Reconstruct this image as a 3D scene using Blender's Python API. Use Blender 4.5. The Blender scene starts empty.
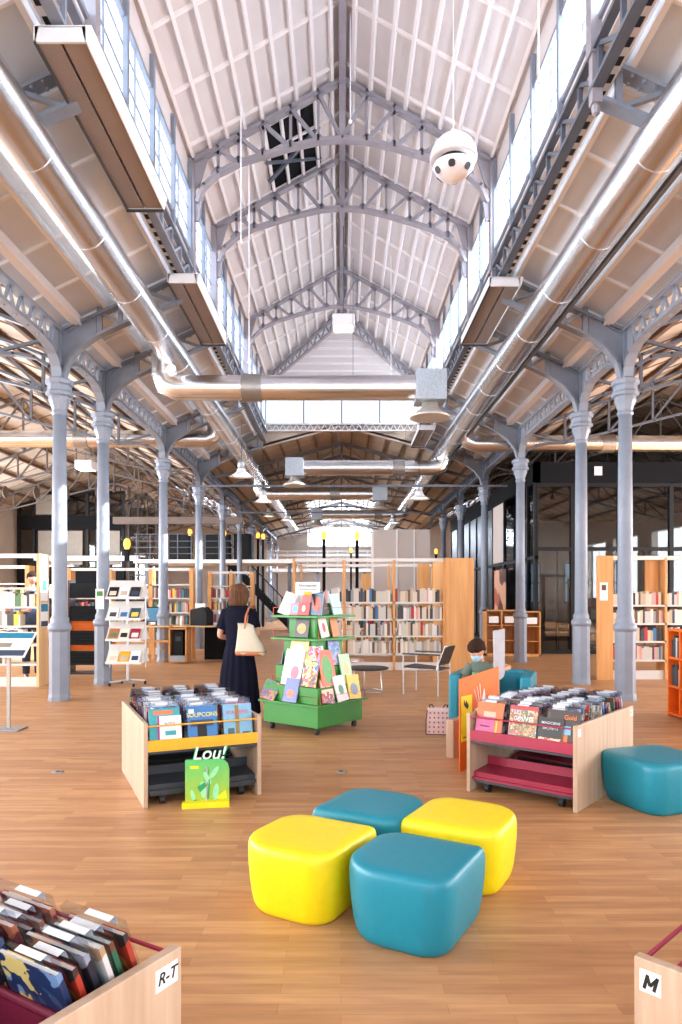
import bpy, math, random
from mathutils import Vector, Matrix, Euler
random.seed(7)
R = math.radians
SC = bpy.context.scene
COL = SC.collection
CX = .02            # ridge line of the nave

# ---------------------------------------------------------------- mesh builder
class MB:
    def __init__(s, M=None): s.v=[]; s.f=[]; s.mi=[]; s.sm=[]; s.M=M or Matrix.Identity(4); s.m=0; s.smooth=False
    def add(s, vs, fs):
        b=len(s.v)
        for p in vs: s.v.append(tuple(s.M @ Vector(p)))
        for f in fs: s.f.append([b+i for i in f]); s.mi.append(s.m); s.sm.append(s.smooth)
        return s
    def box(s, x0,x1,y0,y1,z0,z1, rot=None, piv=None):
        vs=[(x,y,z) for z in (z0,z1) for y in (y0,y1) for x in (x0,x1)]
        if rot is not None:
            c=Vector(piv) if piv else Vector(((x0+x1)/2,(y0+y1)/2,(z0+z1)/2))
            vs=[tuple(c+rot@(Vector(p)-c)) for p in vs]
        return s.add(vs,[(0,2,3,1),(4,5,7,6),(0,1,5,4),(2,6,7,3),(0,4,6,2),(1,3,7,5)])
    def bar(s, p, q, w=.05, h=None, up=(0,0,1), ext=0):
        h = w if h is None else h
        p=Vector(p); q=Vector(q); d=(q-p)
        if d.length<1e-6: return s
        d.normalize(); p=p-d*ext; q=q+d*ext
        u=Vector(up)
        if abs(d.dot(u))>.98: u=Vector((0,1,0)) if abs(d.y)<.9 else Vector((1,0,0))
        a=d.cross(u).normalized(); b=a.cross(d).normalized()
        vs=[]
        for c in (p,q):
            for sx,sy in ((-1,-1),(1,-1),(1,1),(-1,1)): vs.append(tuple(c+a*sx*w/2+b*sy*h/2))
        return s.add(vs,[(3,2,1,0),(4,5,6,7),(0,1,5,4),(1,2,6,5),(2,3,7,6),(3,0,4,7)])
    def pline(s, pts, w, h=None, up=(0,0,1)):
        for a,b in zip(pts,pts[1:]): s.bar(a,b,w,h,up,ext=min(w,h or w)*.3)
        return s
    def tube(s, pts, r, seg=10, caps=True, radii=None):
        pts=[Vector(p) for p in pts]; n=len(pts); rings=[]
        pu=None
        old=s.smooth; s.smooth=True
        vs=[]
        for i,p in enumerate(pts):
            if i==0: d=pts[1]-p
            elif i==n-1: d=p-pts[i-1]
            else: d=(pts[i+1]-p).normalized()+(p-pts[i-1]).normalized()
            d.normalize()
            if pu is None:
                pu=Vector((0,0,1)) if abs(d.z)<.9 else Vector((1,0,0))
            a=d.cross(pu).normalized(); b=a.cross(d).normalized(); pu=b
            rr=radii[i] if radii else r
            k=1.0
            if 0<i<n-1:
                c=(pts[i+1]-p).normalized().dot((p-pts[i-1]).normalized())
                k=1/max(.6,math.sqrt((1+c)/2))
            for j in range(seg):
                t=2*math.pi*j/seg
                vs.append(tuple(p+(a*math.cos(t)+b*math.sin(t))*rr*(1 if k==1 else 1)))
        fs=[]
        for i in range(n-1):
            for j in range(seg):
                k=(j+1)%seg
                fs.append((i*seg+j,(i+1)*seg+j,(i+1)*seg+k,i*seg+k))
        s.add(vs,fs)
        if caps:
            s.smooth=False
            s.add(vs[:seg],[tuple(range(seg))]); s.add(vs[-seg:],[tuple(reversed(range(seg)))])
        s.smooth=old
        return s
    def lathe(s, prof, seg=24, c=(0,0,0), smooth=None, rot0=0, caps=True, sx=1, sy=1):
        old=s.smooth; s.smooth = (seg>12) if smooth is None else smooth
        vs=[];fs=[]
        for (r,z) in prof:
            for j in range(seg):
                t=2*math.pi*j/seg+rot0
                vs.append((c[0]+r*sx*math.cos(t),c[1]+r*sy*math.sin(t),c[2]+z))
        n=len(prof)
        for i in range(n-1):
            for j in range(seg):
                k=(j+1)%seg
                fs.append((i*seg+j,i*seg+k,(i+1)*seg+k,(i+1)*seg+j))
        if caps:
            fs.append(tuple(reversed(range(seg)))); fs.append(tuple(range((n-1)*seg,n*seg)))
        s.add(vs,fs); s.smooth=old
        return s
    def ball(s, c, r, seg=16, rings=10, sc=(1,1,1)):
        prof=[]
        old=s.smooth; s.smooth=True
        vs=[];fs=[]
        for i in range(rings+1):
            ph=math.pi*i/rings
            for j in range(seg):
                t=2*math.pi*j/seg
                vs.append((c[0]+r*sc[0]*math.sin(ph)*math.cos(t),c[1]+r*sc[1]*math.sin(ph)*math.sin(t),c[2]-r*sc[2]*math.cos(ph)))
        for i in range(rings):
            for j in range(seg):
                k=(j+1)%seg; fs.append((i*seg+j,i*seg+k,(i+1)*seg+k,(i+1)*seg+j))
        s.add(vs,fs); s.smooth=old; return s
    def prism(s, pts, axis, a0, a1):
        """pts 2D polygon; axis 'y': pts are (x,z); 'x': (y,z); 'z': (x,y)"""
        def P(p,a):
            return (p[0],a,p[1]) if axis=='y' else ((a,p[0],p[1]) if axis=='x' else (p[0],p[1],a))
        n=len(pts)
        vs=[P(p,a0) for p in pts]+[P(p,a1) for p in pts]
        fs=[tuple(range(n)),tuple(reversed(range(n,2*n)))]
        for i in range(n):
            j=(i+1)%n; fs.append((i,n+i,n+j,j))
        return s.add(vs,fs)
    def loft(s, rings, closed=True, caps=True):
        n=len(rings[0]); vs=[p for r in rings for p in r]; fs=[]
        old=s.smooth; s.smooth=True
        for i in range(len(rings)-1):
            for j in range(n if closed else n-1):
                k=(j+1)%n; fs.append((i*n+j,i*n+k,(i+1)*n+k,(i+1)*n+j))
        if caps:
            fs.append(tuple(reversed(range(n)))); fs.append(tuple(range((len(rings)-1)*n,len(rings)*n)))
        s.add(vs,fs); s.smooth=old; return s
    def mesh(s, name, mats):
        me=bpy.data.meshes.new(name)
        me.from_pydata(s.v,[],s.f)
        for m in (mats if isinstance(mats,(list,tuple)) else [mats]): me.materials.append(m)
        me.polygons.foreach_set('material_index',s.mi)
        me.polygons.foreach_set('use_smooth',s.sm)
        me.update()
        return me
    def build(s, name, mats, parent=None, bevel=0, fix=True):
        import bmesh
        me=s.mesh(name,mats)
        if fix:
            bm=bmesh.new(); bm.from_mesh(me); bmesh.ops.recalc_face_normals(bm,faces=bm.faces); bm.to_mesh(me); bm.free()
        o=bpy.data.objects.new(name,me); COL.objects.link(o)
        if parent: o.parent=parent
        if bevel:
            b=o.modifiers.new('bevel','BEVEL'); b.width=bevel; b.segments=2; b.limit_method='ANGLE'; b.angle_limit=R(40)
        return o

def tag(o,label,cat,group=None,kind=None):
    o['label']=label; o['category']=cat
    if group: o['group']=group
    if kind: o['kind']=kind
    return o
def thing(name,label,cat,loc=(0,0,0),rz=0,group=None,kind=None):
    o=bpy.data.objects.new(name,None); COL.objects.link(o); o.empty_display_size=.1
    o.location=loc; o.rotation_euler=(0,0,rz)
    return tag(o,label,cat,group,kind)
def struct(o,label=None,cat=None):
    o['kind']='structure'
    if label: o['label']=label
    if cat: o['category']=cat
    return o
ORD=['first','second','third','fourth','fifth','sixth','seventh','eighth','ninth','tenth','eleventh','twelfth','thirteenth','fourteenth','fifteenth','sixteenth','seventeenth','eighteenth','nineteenth','twentieth','twenty-first','twenty-second','twenty-third','twenty-fourth','twenty-fifth','twenty-sixth','twenty-seventh','twenty-eighth','twenty-ninth','thirtieth','thirty-first','thirty-second','thirty-third','thirty-fourth','thirty-fifth','thirty-sixth','thirty-seventh','thirty-eighth']
def lin(c):
    return tuple(((x/255)/12.92 if x/255<=.04045 else (((x/255)+.055)/1.055)**2.4) for x in c)+(1,)

# ---------------------------------------------------------------- materials
def nt(name):
    m=bpy.data.materials.new(name); m.use_nodes=True; t=m.node_tree
    return m,t,t.nodes['Principled BSDF']
def pm(name,c,rough=.5,metal=0,var=.06,scale=12,bump=0,coat=0,bscale=60,spec=None):
    m,t,b=nt(name)
    c=lin(c)
    n=t.nodes.new('ShaderNodeTexNoise'); n.inputs['Scale'].default_value=scale; n.inputs['Detail'].default_value=3
    tc=t.nodes.new('ShaderNodeTexCoord'); t.links.new(tc.outputs['Object'],n.inputs['Vector'])
    r=t.nodes.new('ShaderNodeValToRGB')
    r.color_ramp.elements[0].position=.3; r.color_ramp.elements[1].position=.7
    r.color_ramp.elements[0].color=tuple(x*(1-var) for x in c[:3])+(1,)
    r.color_ramp.elements[1].color=tuple(min(1,x*(1+var)) for x in c[:3])+(1,)
    t.links.new(n.outputs['Fac'],r.inputs['Fac']); t.links.new(r.outputs['Color'],b.inputs['Base Color'])
    b.inputs['Roughness'].default_value=rough; b.inputs['Metallic'].default_value=metal
    if spec is not None: b.inputs['Specular IOR Level'].default_value=spec
    if coat: b.inputs['Coat Weight'].default_value=coat
    if bump:
        n2=t.nodes.new('ShaderNodeTexNoise'); n2.inputs['Scale'].default_value=bscale; t.links.new(tc.outputs['Object'],n2.inputs['Vector'])
        bp=t.nodes.new('ShaderNodeBump'); bp.inputs['Strength'].default_value=bump; bp.inputs['Distance'].default_value=.01
        t.links.new(n2.outputs['Fac'],bp.inputs['Height']); t.links.new(bp.outputs['Normal'],b.inputs['Normal'])
    return m
def wood(name,c1,c2,axis='z',scale=14,rough=.45,stretch=.06):
    m,t,b=nt(name)
    tc=t.nodes.new('ShaderNodeTexCoord'); mp=t.nodes.new('ShaderNodeMapping')
    sc=[1,1,1]; sc['xyz'.index(axis)]=stretch
    mp.inputs['Scale'].default_value=sc
    n=t.nodes.new('ShaderNodeTexNoise'); n.inputs['Scale'].default_value=scale; n.inputs['Detail'].default_value=6; n.inputs['Roughness'].default_value=.65
    r=t.nodes.new('ShaderNodeValToRGB'); r.color_ramp.elements[0].position=.32; r.color_ramp.elements[1].position=.7
    r.color_ramp.elements[0].color=lin(c1); r.color_ramp.elements[1].color=lin(c2)
    t.links.new(tc.outputs['Object'],mp.inputs['Vector']); t.links.new(mp.outputs['Vector'],n.inputs['Vector'])
    t.links.new(n.outputs['Fac'],r.inputs['Fac']); t.links.new(r.outputs['Color'],b.inputs['Base Color'])
    b.inputs['Roughness'].default_value=rough; b.inputs['Specular IOR Level'].default_value=.3
    return m
def emis(name,c,s):
    m,t,b=nt(name); b.inputs['Base Color'].default_value=lin(c); b.inputs['Emission Color'].default_value=lin(c); b.inputs['Emission Strength'].default_value=s
    n=t.nodes.new('ShaderNodeTexNoise'); n.inputs['Scale'].default_value=3
    return m
def cover(name,cols,scale=9,rough=.35):
    m,t,b=nt(name)
    tc=t.nodes.new('ShaderNodeTexCoord'); v=t.nodes.new('ShaderNodeTexVoronoi'); v.inputs['Scale'].default_value=scale
    nz=t.nodes.new('ShaderNodeTexNoise'); nz.inputs['Scale'].default_value=scale*.8
    mx=t.nodes.new('ShaderNodeMixRGB'); mx.inputs[0].default_value=.35
    t.links.new(tc.outputs['Object'],nz.inputs['Vector']); t.links.new(tc.outputs['Object'],mx.inputs[1]); t.links.new(nz.outputs['Color'],mx.inputs[2])
    t.links.new(mx.outputs[0],v.inputs['Vector'])
    sp=t.nodes.new('ShaderNodeSeparateColor'); t.links.new(v.outputs['Color'],sp.inputs[0])
    r=t.nodes.new('ShaderNodeValToRGB'); r.color_ramp.interpolation='CONSTANT'
    els=r.color_ramp.elements
    els[0].position=0; els[0].color=lin(cols[0])
    els[1].position=1/len(cols)*1; els[1].color=lin(cols[1])
    for i,c in enumerate(cols[2:],2):
        e=els.new(i/len(cols)); e.color=lin(c)
    t.links.new(sp.outputs[0],r.inputs['Fac']); t.links.new(r.outputs['Color'],b.inputs['Base Color'])
    b.inputs['Roughness'].default_value=rough
    return m
def glassy(name,tint,gloss=.12,trans=.9,rough=.02,diffuse=0):
    m,t,b=nt(name); t.nodes.remove(b); out=t.nodes['Material Output']
    tr=t.nodes.new('ShaderNodeBsdfTransparent'); tr.inputs[0].default_value=lin(tint)
    gl=t.nodes.new('ShaderNodeBsdfGlossy'); gl.inputs['Roughness'].default_value=rough; gl.inputs[0].default_value=(1,1,1,1)
    mx=t.nodes.new('ShaderNodeMixShader'); fr=t.nodes.new('ShaderNodeLayerWeight'); fr.inputs[0].default_value=.5
    ml=t.nodes.new('ShaderNodeMath'); ml.operation='MULTIPLY_ADD'; ml.inputs[1].default_value=gloss*2; ml.inputs[2].default_value=gloss*.5
    t.links.new(fr.outputs['Fresnel'],ml.inputs[0]); t.links.new(ml.outputs[0],mx.inputs[0])
    t.links.new(tr.outputs[0],mx.inputs[1]); t.links.new(gl.outputs[0],mx.inputs[2]); last=mx
    if diffuse:
        df=t.nodes.new('ShaderNodeBsdfTranslucent'); df.inputs[0].default_value=(.9,.93,1,1)
        m2=t.nodes.new('ShaderNodeMixShader'); m2.inputs[0].default_value=diffuse
        t.links.new(last.outputs[0],m2.inputs[1]); t.links.new(df.outputs[0],m2.inputs[2]); last=m2
    t.links.new(last.outputs[0],out.inputs[0])
    return m
def floor_mat():
    m,t,b=nt('strip_parquet')
    tc=t.nodes.new('ShaderNodeTexCoord')
    br=t.nodes.new('ShaderNodeTexBrick'); br.offset=.37; br.offset_frequency=2; br.squash=1
    br.inputs['Scale'].default_value=1; br.inputs['Brick Width'].default_value=.62; br.inputs['Row Height'].default_value=.066
    br.inputs['Mortar Size'].default_value=.0008; br.inputs['Mortar Smooth'].default_value=.3; br.inputs['Bias'].default_value=0
    br.inputs['Color1'].default_value=lin((204,156,110)); br.inputs['Color2'].default_value=lin((180,130,88)); br.inputs['Mortar'].default_value=lin((150,108,74))
    t.links.new(tc.outputs['Object'],br.inputs['Vector'])
    mp=t.nodes.new('ShaderNodeMapping'); mp.inputs['Scale'].default_value=(.9,9,1); t.links.new(tc.outputs['Object'],mp.inputs['Vector'])
    n=t.nodes.new('ShaderNodeTexNoise'); n.inputs['Scale'].default_value=3; n.inputs['Detail'].default_value=6; t.links.new(mp.outputs[0],n.inputs['Vector'])
    r=t.nodes.new('ShaderNodeValToRGB'); r.color_ramp.elements[0].position=.3; r.color_ramp.elements[1].position=.75
    r.color_ramp.elements[0].color=(.80,.77,.74,1); r.color_ramp.elements[1].color=(1.12,1.12,1.12,1)
    t.links.new(n.outputs['Fac'],r.inputs['Fac'])
    mx=t.nodes.new('ShaderNodeMixRGB'); mx.blend_type='MULTIPLY'; mx.inputs[0].default_value=1
    t.links.new(br.outputs['Color'],mx.inputs[1]); t.links.new(r.outputs['Color'],mx.inputs[2]); t.links.new(mx.outputs[0],b.inputs['Base Color'])
    b.inputs['Roughness'].default_value=.42; b.inputs['Specular IOR Level'].default_value=.35
    return m

M=dict(
 floor=floor_mat(),
 iron=pm('grey_blue_iron_paint',(128,137,152),.45,0,.07,6,.05),
 ironl=pm('warm_grey_truss_paint',(150,146,154),.5,0,.06,6),
 dwood=pm('dark_brown_beam',(104,92,86),.7,0,.1,3),
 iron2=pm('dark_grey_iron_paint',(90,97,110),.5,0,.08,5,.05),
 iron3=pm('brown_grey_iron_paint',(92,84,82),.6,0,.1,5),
 white=pm('white_lantern_boards',(216,212,212),.7,0,.03,3),
 batten=pm('white_painted_batten',(240,236,236),.6,0,.02,5),
 aisle=pm('beige_roof_panel',(220,228,238),.75,0,.06,1.5),
 purlin=pm('white_purlin_paint',(238,240,244),.6,0,.03,4),
 timber=wood('brown_roof_boards',(170,156,142),(200,188,174),'x',3,.8,.3),
 rafter=pm('grey_brown_rafter',(120,104,94),.7,0,.08,4),
 galv=pm('galvanised_duct',(224,226,230),.25,1,.05,3,.02,bscale=8),
 galv2=pm('dull_galvanised_box',(165,172,180),.45,.85,.12,30),
 diff=pm('beige_diffuser_metal',(190,184,176),.35,.5,.05),
 band=pm('dark_duct_band',(150,146,142),.4,.8,.1,20),
 heatw=pm('white_heater_enamel',(232,232,236),.4,0,.02),
 heatb=pm('brown_heater_underside',(150,136,128),.45,.15,.04,2),
 heatd=pm('dark_heater_edge',(58,56,58),.5),
 glassc=glassy('clerestory_glass',(236,242,250),.1,diffuse=.12),
 glassb=glassy('clear_dark_glass',(186,188,190),.06),
 black=pm('black_metal',(18,20,24),.55,0,.1,8,spec=.25),
 blackm=pm('matt_black_panel',(20,21,25),.8,0,.1,4,spec=.15),
 steel=pm('brushed_steel',(190,192,196),.3,1,.03),
 wall=pm('cream_plaster',(206,198,190),.85,0,.04,1.2),
 wallg=pm('grey_beige_partition',(198,186,180),.8,0,.03,1),
 birch=wood('light_birch_plywood',(176,148,124),(200,174,150),'z',16,.45),
 birchx=wood('light_birch_edge',(212,188,158),(232,212,186),'y',16,.45),
 honey=wood('honey_oak_veneer',(196,138,82),(220,166,108),'z',12,.4),
 honeyl=wood('pale_oak_veneer',(212,170,120),(230,196,150),'z',12,.4),
 shelfw=pm('white_shelf_enamel',(212,208,204),.45,0,.02),
 yel=pm('yellow_upholstery',(236,212,10),.42,0,.03,30,.08,bscale=160),
 teal=pm('teal_upholstery',(14,128,150),.42,0,.04,30,.08,bscale=160),
 ambf=pm('amber_yellow_metal',(232,168,40),.4),
 crim=pm('crimson_metal',(158,38,66),.38),
 crimd=pm('dark_crimson_metal',(112,28,54),.38),
 tray=pm('charcoal_metal_tray',(62,66,74),.4,.2),
 rubber=pm('black_rubber',(24,24,26),.6),
 green=pm('leaf_green_lacquer',(50,132,50),.42,0,.04,3),
 wire=pm('copper_red_wire',(196,84,56),.35,.4),
 sleeve=glassy('clear_plastic_sleeve',(240,243,248),.035,rough=.1),
 tagw=pm('white_paper_tag',(206,208,212),.6,0,.02),
 ink=pm('black_ink',(22,20,20),.6),
 pages=pm('cream_page_edges',(226,218,204),.8,0,.06,60),
 orange=pm('orange_lacquer',(238,108,28),.4),
 orboard=pm('orange_cardboard',(220,102,10),.55),
 yelboard=pm('yellow_paper',(250,222,20),.55),
 paper=pm('white_paper',(238,238,238),.6,0,.02),
 paperb=pm('blue_paper',(28,124,160),.55),
 papern=pm('navy_paper',(50,68,92),.55),
 leather=pm('black_leather',(36,34,34),.45,0,.08,20,.1),
 skin=pm('skin',(206,150,122),.5,0,.03,20),
 hairb=wood('brown_hair',(58,36,24),(112,74,48),'z',60,.9,.1),
 hairk=pm('dark_brown_hair',(52,36,28),.9,0,.3,60,.5,spec=.15),
 dress=pm('navy_fabric',(24,25,40),.95,0,.1,40,.1,bscale=200,spec=.08),
 canvas=pm('cream_canvas',(196,188,168),.85,0,.05,60,.15,bscale=300),
 tan=pm('tan_leather',(176,108,70),.5),
 tshirt=pm('grey_green_jersey',(96,112,100),.85,0,.08,40),
 mask=pm('pale_blue_mask',(168,204,222),.7),
 trouser=pm('dark_trousers',(46,50,62),.85),
 lampy=emis('amber_lamp_glass',(255,176,70),2.2),
 lampw=emis('warm_white_lamp',(255,240,214),5.0),
 screen=emis('monitor_screen',(70,120,150),.5),
 poster=cover('red_brown_poster',[(196,122,90),(170,96,70),(214,160,130),(90,52,44),(216,64,50)],2.2,.5),
 frame=pm('dark_bronze',(52,44,42),.5,.3),
 blueg=emis('blue_skylight_glass',(150,200,230),1.2),
)
BKC=[('cream',(208,192,170)),('white',(220,214,206)),('pale grey',(196,194,190)),('beige',(184,166,144)),('grey',(150,150,150)),('charcoal',(60,60,66)),
     ('navy',(44,58,86)),('red',(178,40,44)),('blue',(54,112,160)),('brown',(110,76,58)),('green',(84,122,84)),('yellow',(226,196,70)),('teal',(40,130,140)),('black',(32,30,32)),('pink',(214,150,150))]
BKM=[pm('book_'+n.replace(' ','_'),c,.5,0,.06,9) for n,c in BKC]
WORLD=2.1; SUN=52; CL=760; SW=7000; FR=720; RL=2800; EXPO=-0.03
# ================================================================ the building
HW=14.1; YB=-5.0; YE=48.0; EAVE=7.84; RIDGE=9.07; LB=6.25; SK=.47
COLY=[2.1,6.1,10.1,11.95,16.0,20.0,24.0,28.0,32.0,36.0,40.0,44.0]
CXL,CXR=CX-4.08,CX+4.08
def rz_aisle(d): return LB-SK*(d-2.2)          # height of the aisle roof at distance d from the ridge line
def slab(mb,pts,t):
    n=len(pts); t=Vector(t)
    vs=[tuple(p) for p in pts]+[tuple(Vector(p)+t) for p in pts]
    mb.add(vs,[tuple(range(n)),tuple(reversed(range(n,2*n)))]+[(i,n+i,n+(i+1)%n,(i+1)%n) for i in range(n)])

f=MB().box(-HW,HW,YB,YE,-.1,0).build('floor',M['floor']); struct(f,'strip parquet floor of the library hall','floor')

# side walls with tall unseen openings added to let light in, end wall with a glazed gable
wy=[(-4,-1),(0,3),(4.5,8),(9,12.5),(13.5,17)]
for sx,nm in ((-1,'left'),(1,'right')):
    mb=MB(); x0,x1=sorted((sx*HW,sx*(HW+.3)))
    mb.box(x0,x1,YB,YE,0,1.4).box(x0,x1,YB,YE,4.4,5.5)
    wl=wy+([(18,21.5),(22.5,26.5)] if sx<0 else [])  # more openings added on the left to brighten the far hall
    ys=[YB]+[v for p in wl for v in p]+[YE]
    for a,b in zip(ys[::2],ys[1::2]): mb.box(x0,x1,a,b,1.4,4.4)
    struct(mb.build('wall_'+nm,M['wall']))
mb=MB(); mb.box(-HW-.3,-2.3,YE,YE+.3,0,7.6).box(2.4,HW+.3,YE,YE+.3,0,7.6).box(-2.3,2.4,YE,YE+.3,0,4.9).box(-2.3,2.4,YE,YE+.3,6.2,7.6)
struct(mb.build('wall_far',M['wall']))
mb=MB(); mb.box(-HW-.3,-9,YB-.3,YB,0,7.6).box(9,HW+.3,YB-.3,YB,0,7.6).box(-9,9,YB-.3,YB,5.6,7.6)  # wide gap left behind the camera to let fill light in
struct(mb.build('wall_near',M['wall']))

# lantern roof
def lantern_side(sx):
    mb=MB()
    e=Vector((CX+sx*2.28,YB,EAVE-.03)); r=Vector((CX,YB,RIDGE))
    slab(mb,[(e.x,YB,e.z),(e.x,20.25,e.z),(CX,18.3,RIDGE),(CX,YB,RIDGE)],(0,0,.07))
    mb.m=1
    sl=(RIDGE-EAVE)/2.23
    for k in range(9):                      # battens along the slope's length
        d=.16+k*.25; z=RIDGE-sl*d
        y1=18.3+(20.2-18.3)*d/2.23
        mb.bar((CX+sx*d,YB,z-.035),(CX+sx*d,y1,z-.035),.045,.07,up=(sx*.48,0,.87))
    y=YB+.6
    while y<18.3:                            # thin rafters across
        mb.bar((CX,y,RIDGE-.02),(CX+sx*2.2,y,EAVE),.035,.05); y+=1.02
    o=mb.build('ceiling',[M['white'],M['batten']]); struct(o)
lantern_side(-1); lantern_side(1)
mb=MB(); slab(mb,[(CX-2.28,20.25,EAVE-.03),(CX+2.28,20.25,EAVE-.03),(CX,18.3,RIDGE)],(0,0,.07)); mb.m=1
for k in range(1,9):
    t=k/9; mb.bar((CX-2.2*t,18.3+1.95*t,RIDGE-1.23*t-.03),(CX+2.2*t,18.3+1.95*t,RIDGE-1.23*t-.03),.045,.06)
struct(mb.build('ceiling',[M['white'],M['batten']]))
# dark roof hatch on the left slope
sl=(RIDGE-EAVE)/2.23
mb=MB(); slab(mb,[(CX-.36,10.4,RIDGE-sl*.36-.012),(CX-1.2,10.4,RIDGE-sl*1.2-.012),(CX-1.2,12.0,RIDGE-sl*1.2-.012),(CX-.36,12.0,RIDGE-sl*.36-.012)],(0,0,.008))
h=mb.build('roof_hatch',M['blackm']); tag(h,'dark open hatch in the left slope of the white lantern roof','hatch',kind='thing')
mb=MB(); mb.bar((CX-.36,10.9,8.82),(CX-1.2,11.5,8.3),.05); mb.bar((CX-.36,11.7,8.82),(CX-1.2,11.0,8.3),.04); mb.build('brace',M['iron2'],h)
# clerestory walls and glazing
for sx,n in ((-1,1),(1,2)):
    X=CX+sx*2.2; x0,x1=sorted((X+sx*.03,X+sx*.1))
    mb=MB(); mb.box(x0,x1,YB,20.25,6.2,6.5).box(x0,x1,YB,20.25,7.38,EAVE)
    y=1.1
    struct(mb.build('wall_clerestory_'+('left' if sx<0 else 'right'),M['white']))
    w=MB(); 
    for z in (6.5,7.38): w.bar((X+sx*.03,YB,z),(X+sx*.03,20.25,z),.06,.05)
    wo=w.build('window_%d'%n,M['iron']); struct(wo,'long clerestory window band on the %s of the lantern'%('left' if n==1 else 'right'),'window')
    g=MB(); g.box(X+sx*.05-.004,X+sx*.05+.004,YB,20.2,6.5,7.38); g.build('pane',M['glassc'],wo)
    gb=MB()
    y=-1.0
    while y<20:
        gb.bar((X+sx*.03,y+.5,6.5),(X+sx*.03,y+.5,7.38),.02); y+=1.0
    for z in (6.79,7.09): gb.bar((X+sx*.03,YB,z),(X+sx*.03,20.2,z),.015)
    gb.build('glazing_bar',M['iron'],wo)
    for y in range(3,20):
        b=MB().bar((X,y+.1,6.2),(X,y+.1,7.75),.05,.07).build('mullion',M['iron'],wo)
# end of the lantern
mb=MB(); mb.box(CX-2.25,CX+2.25,20.25,20.35,7.2,EAVE+.02)
struct(mb.build('wall_lantern_end',M['white']))
mb=MB(); mb.prism([(CX-4.14,5.30),(CX,6.40),(CX+4.14,5.30),(CX+4.14,5.42),(CX+2.2,6.33),(CX+2.2,6.46),(CX-2.2,6.46),(CX-2.2,6.33),(CX-4.14,5.42)],'y',20.3,20.4); struct(mb.build('wall_gable',M['timber']))
w=MB(); 
for z in (6.47,7.2): w.bar((CX-2.2,20.25,z),(CX+2.2,20.25,z),.06)
for k in range(5): w.bar((CX-2.2+k*1.1,20.25,6.45),(CX-2.2+k*1.1,20.25,7.2),.05)
wo=w.build('window_3',M['iron']); struct(wo,'clerestory window across the far end of the lantern','window')
MB().box(CX-2.2,CX+2.2,20.3,20.308,6.47,7.2).build('pane',M['glassc'],wo)

# aisle roofs (from the lantern out to the column line), then the gabled side halls
for sx in (-1,1):
    mb=MB()
    a,b=2.2,4.12
    slab(mb,[(CX+sx*a,YB,rz_aisle(a)+.04),(CX+sx*a,20.3,rz_aisle(a)+.04),(CX+sx*b,20.3,rz_aisle(b)+.04),(CX+sx*b,YB,rz_aisle(b)+.04)],(0,0,.06))
    mb.m=1
    for d in (2.5,2.95,3.4): mb.bar((CX+sx*d,YB,rz_aisle(d)),(CX+sx*d,20.3,rz_aisle(d)),.055,.09)
    mb.bar((CX+sx*3.82,YB,rz_aisle(3.82)-.03),(CX+sx*3.82,20.3,rz_aisle(3.82)-.03),.13,.13)
    y=YB+.9
    while y<20.2: mb.bar((CX+sx*2.25,y,rz_aisle(2.25)+.02),(CX+sx*4.1,y,rz_aisle(4.1)+.02),.035,.035); y+=.95
    struct(mb.build('ceiling',[M['aisle'],M['purlin']]))
    # side hall: up to a ridge at 9.1 m and down to the outer wall, skylight left open on the inner slope far back
    mb=MB()
    def zs(d): return 5.38+.38*(d-4.12) if d<9.1 else 5.38+.38*(9.1-4.12)-.38*(d-9.1)
    def P(d,y,o=0): return (CX+sx*d,y,zs(d)+o)
    for (d0,d1,y0,y1) in ((4.12,9.1,YB,34),(4.12,5.6,34,41),(8.3,9.1,34,41),(4.12,9.1,41,YE),(9.1,14.45,YB,YE)):
        slab(mb,[P(d0,y0),P(d0,y1),(CX+sx*d1,y1,5.38+.38*(d1-4.12) if d1<=9.1 else zs(d1)),(CX+sx*d1,y0,5.38+.38*(d1-4.12) if d1<=9.1 else zs(d1))] if d0<9.1 else
                [(CX+sx*9.1,y0,7.27),(CX+sx*9.1,y1,7.27),(CX+sx*d1,y1,zs(d1)),(CX+sx*d1,y0,zs(d1))],(0,0,.06))
    mb.m=1
    for d in (5.0,5.9,6.8,7.7,8.6,9.6,10.5,11.4,12.3,13.2):
        mb.bar((CX+sx*d,YB,zs(d)-.05),(CX+sx*d,YE,zs(d)-.05),.07,.11)
    y=YB+.7
    while y<YE: 
        mb.bar((CX+sx*4.2,y,zs(4.2)-.01),(CX+sx*9.1,y,7.26),.03,.03); mb.bar((CX+sx*9.1,y,7.26),(CX+sx*14,y,zs(14)-.01),.03,.03); y+=1.1
    struct(mb.build('ceiling',[M['timber'],M['rafter']]))
    g=MB(); slab(g,[P(5.6,34,.03),P(5.6,41,.03),P(8.3,41,.03),P(8.3,34,.03)],(0,0,.01)); 
    wo=MB()
    for d in (5.6,6.5,7.4,8.3): wo.bar(P(d,34,.02),P(d,41,.02),.07)
    for y in (34,35.4,36.8,38.2,39.6,41): wo.bar(P(5.6,y,.02),P(8.3,y,.02),.07)
    w_=wo.build('window_%d'%(5 if sx<0 else 6),M['iron2']); struct(w_,'roof glazing far down the %s side hall'%('left' if sx<0 else 'right'),'window'); g.build('pane',M['glassc'],w_)
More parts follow.
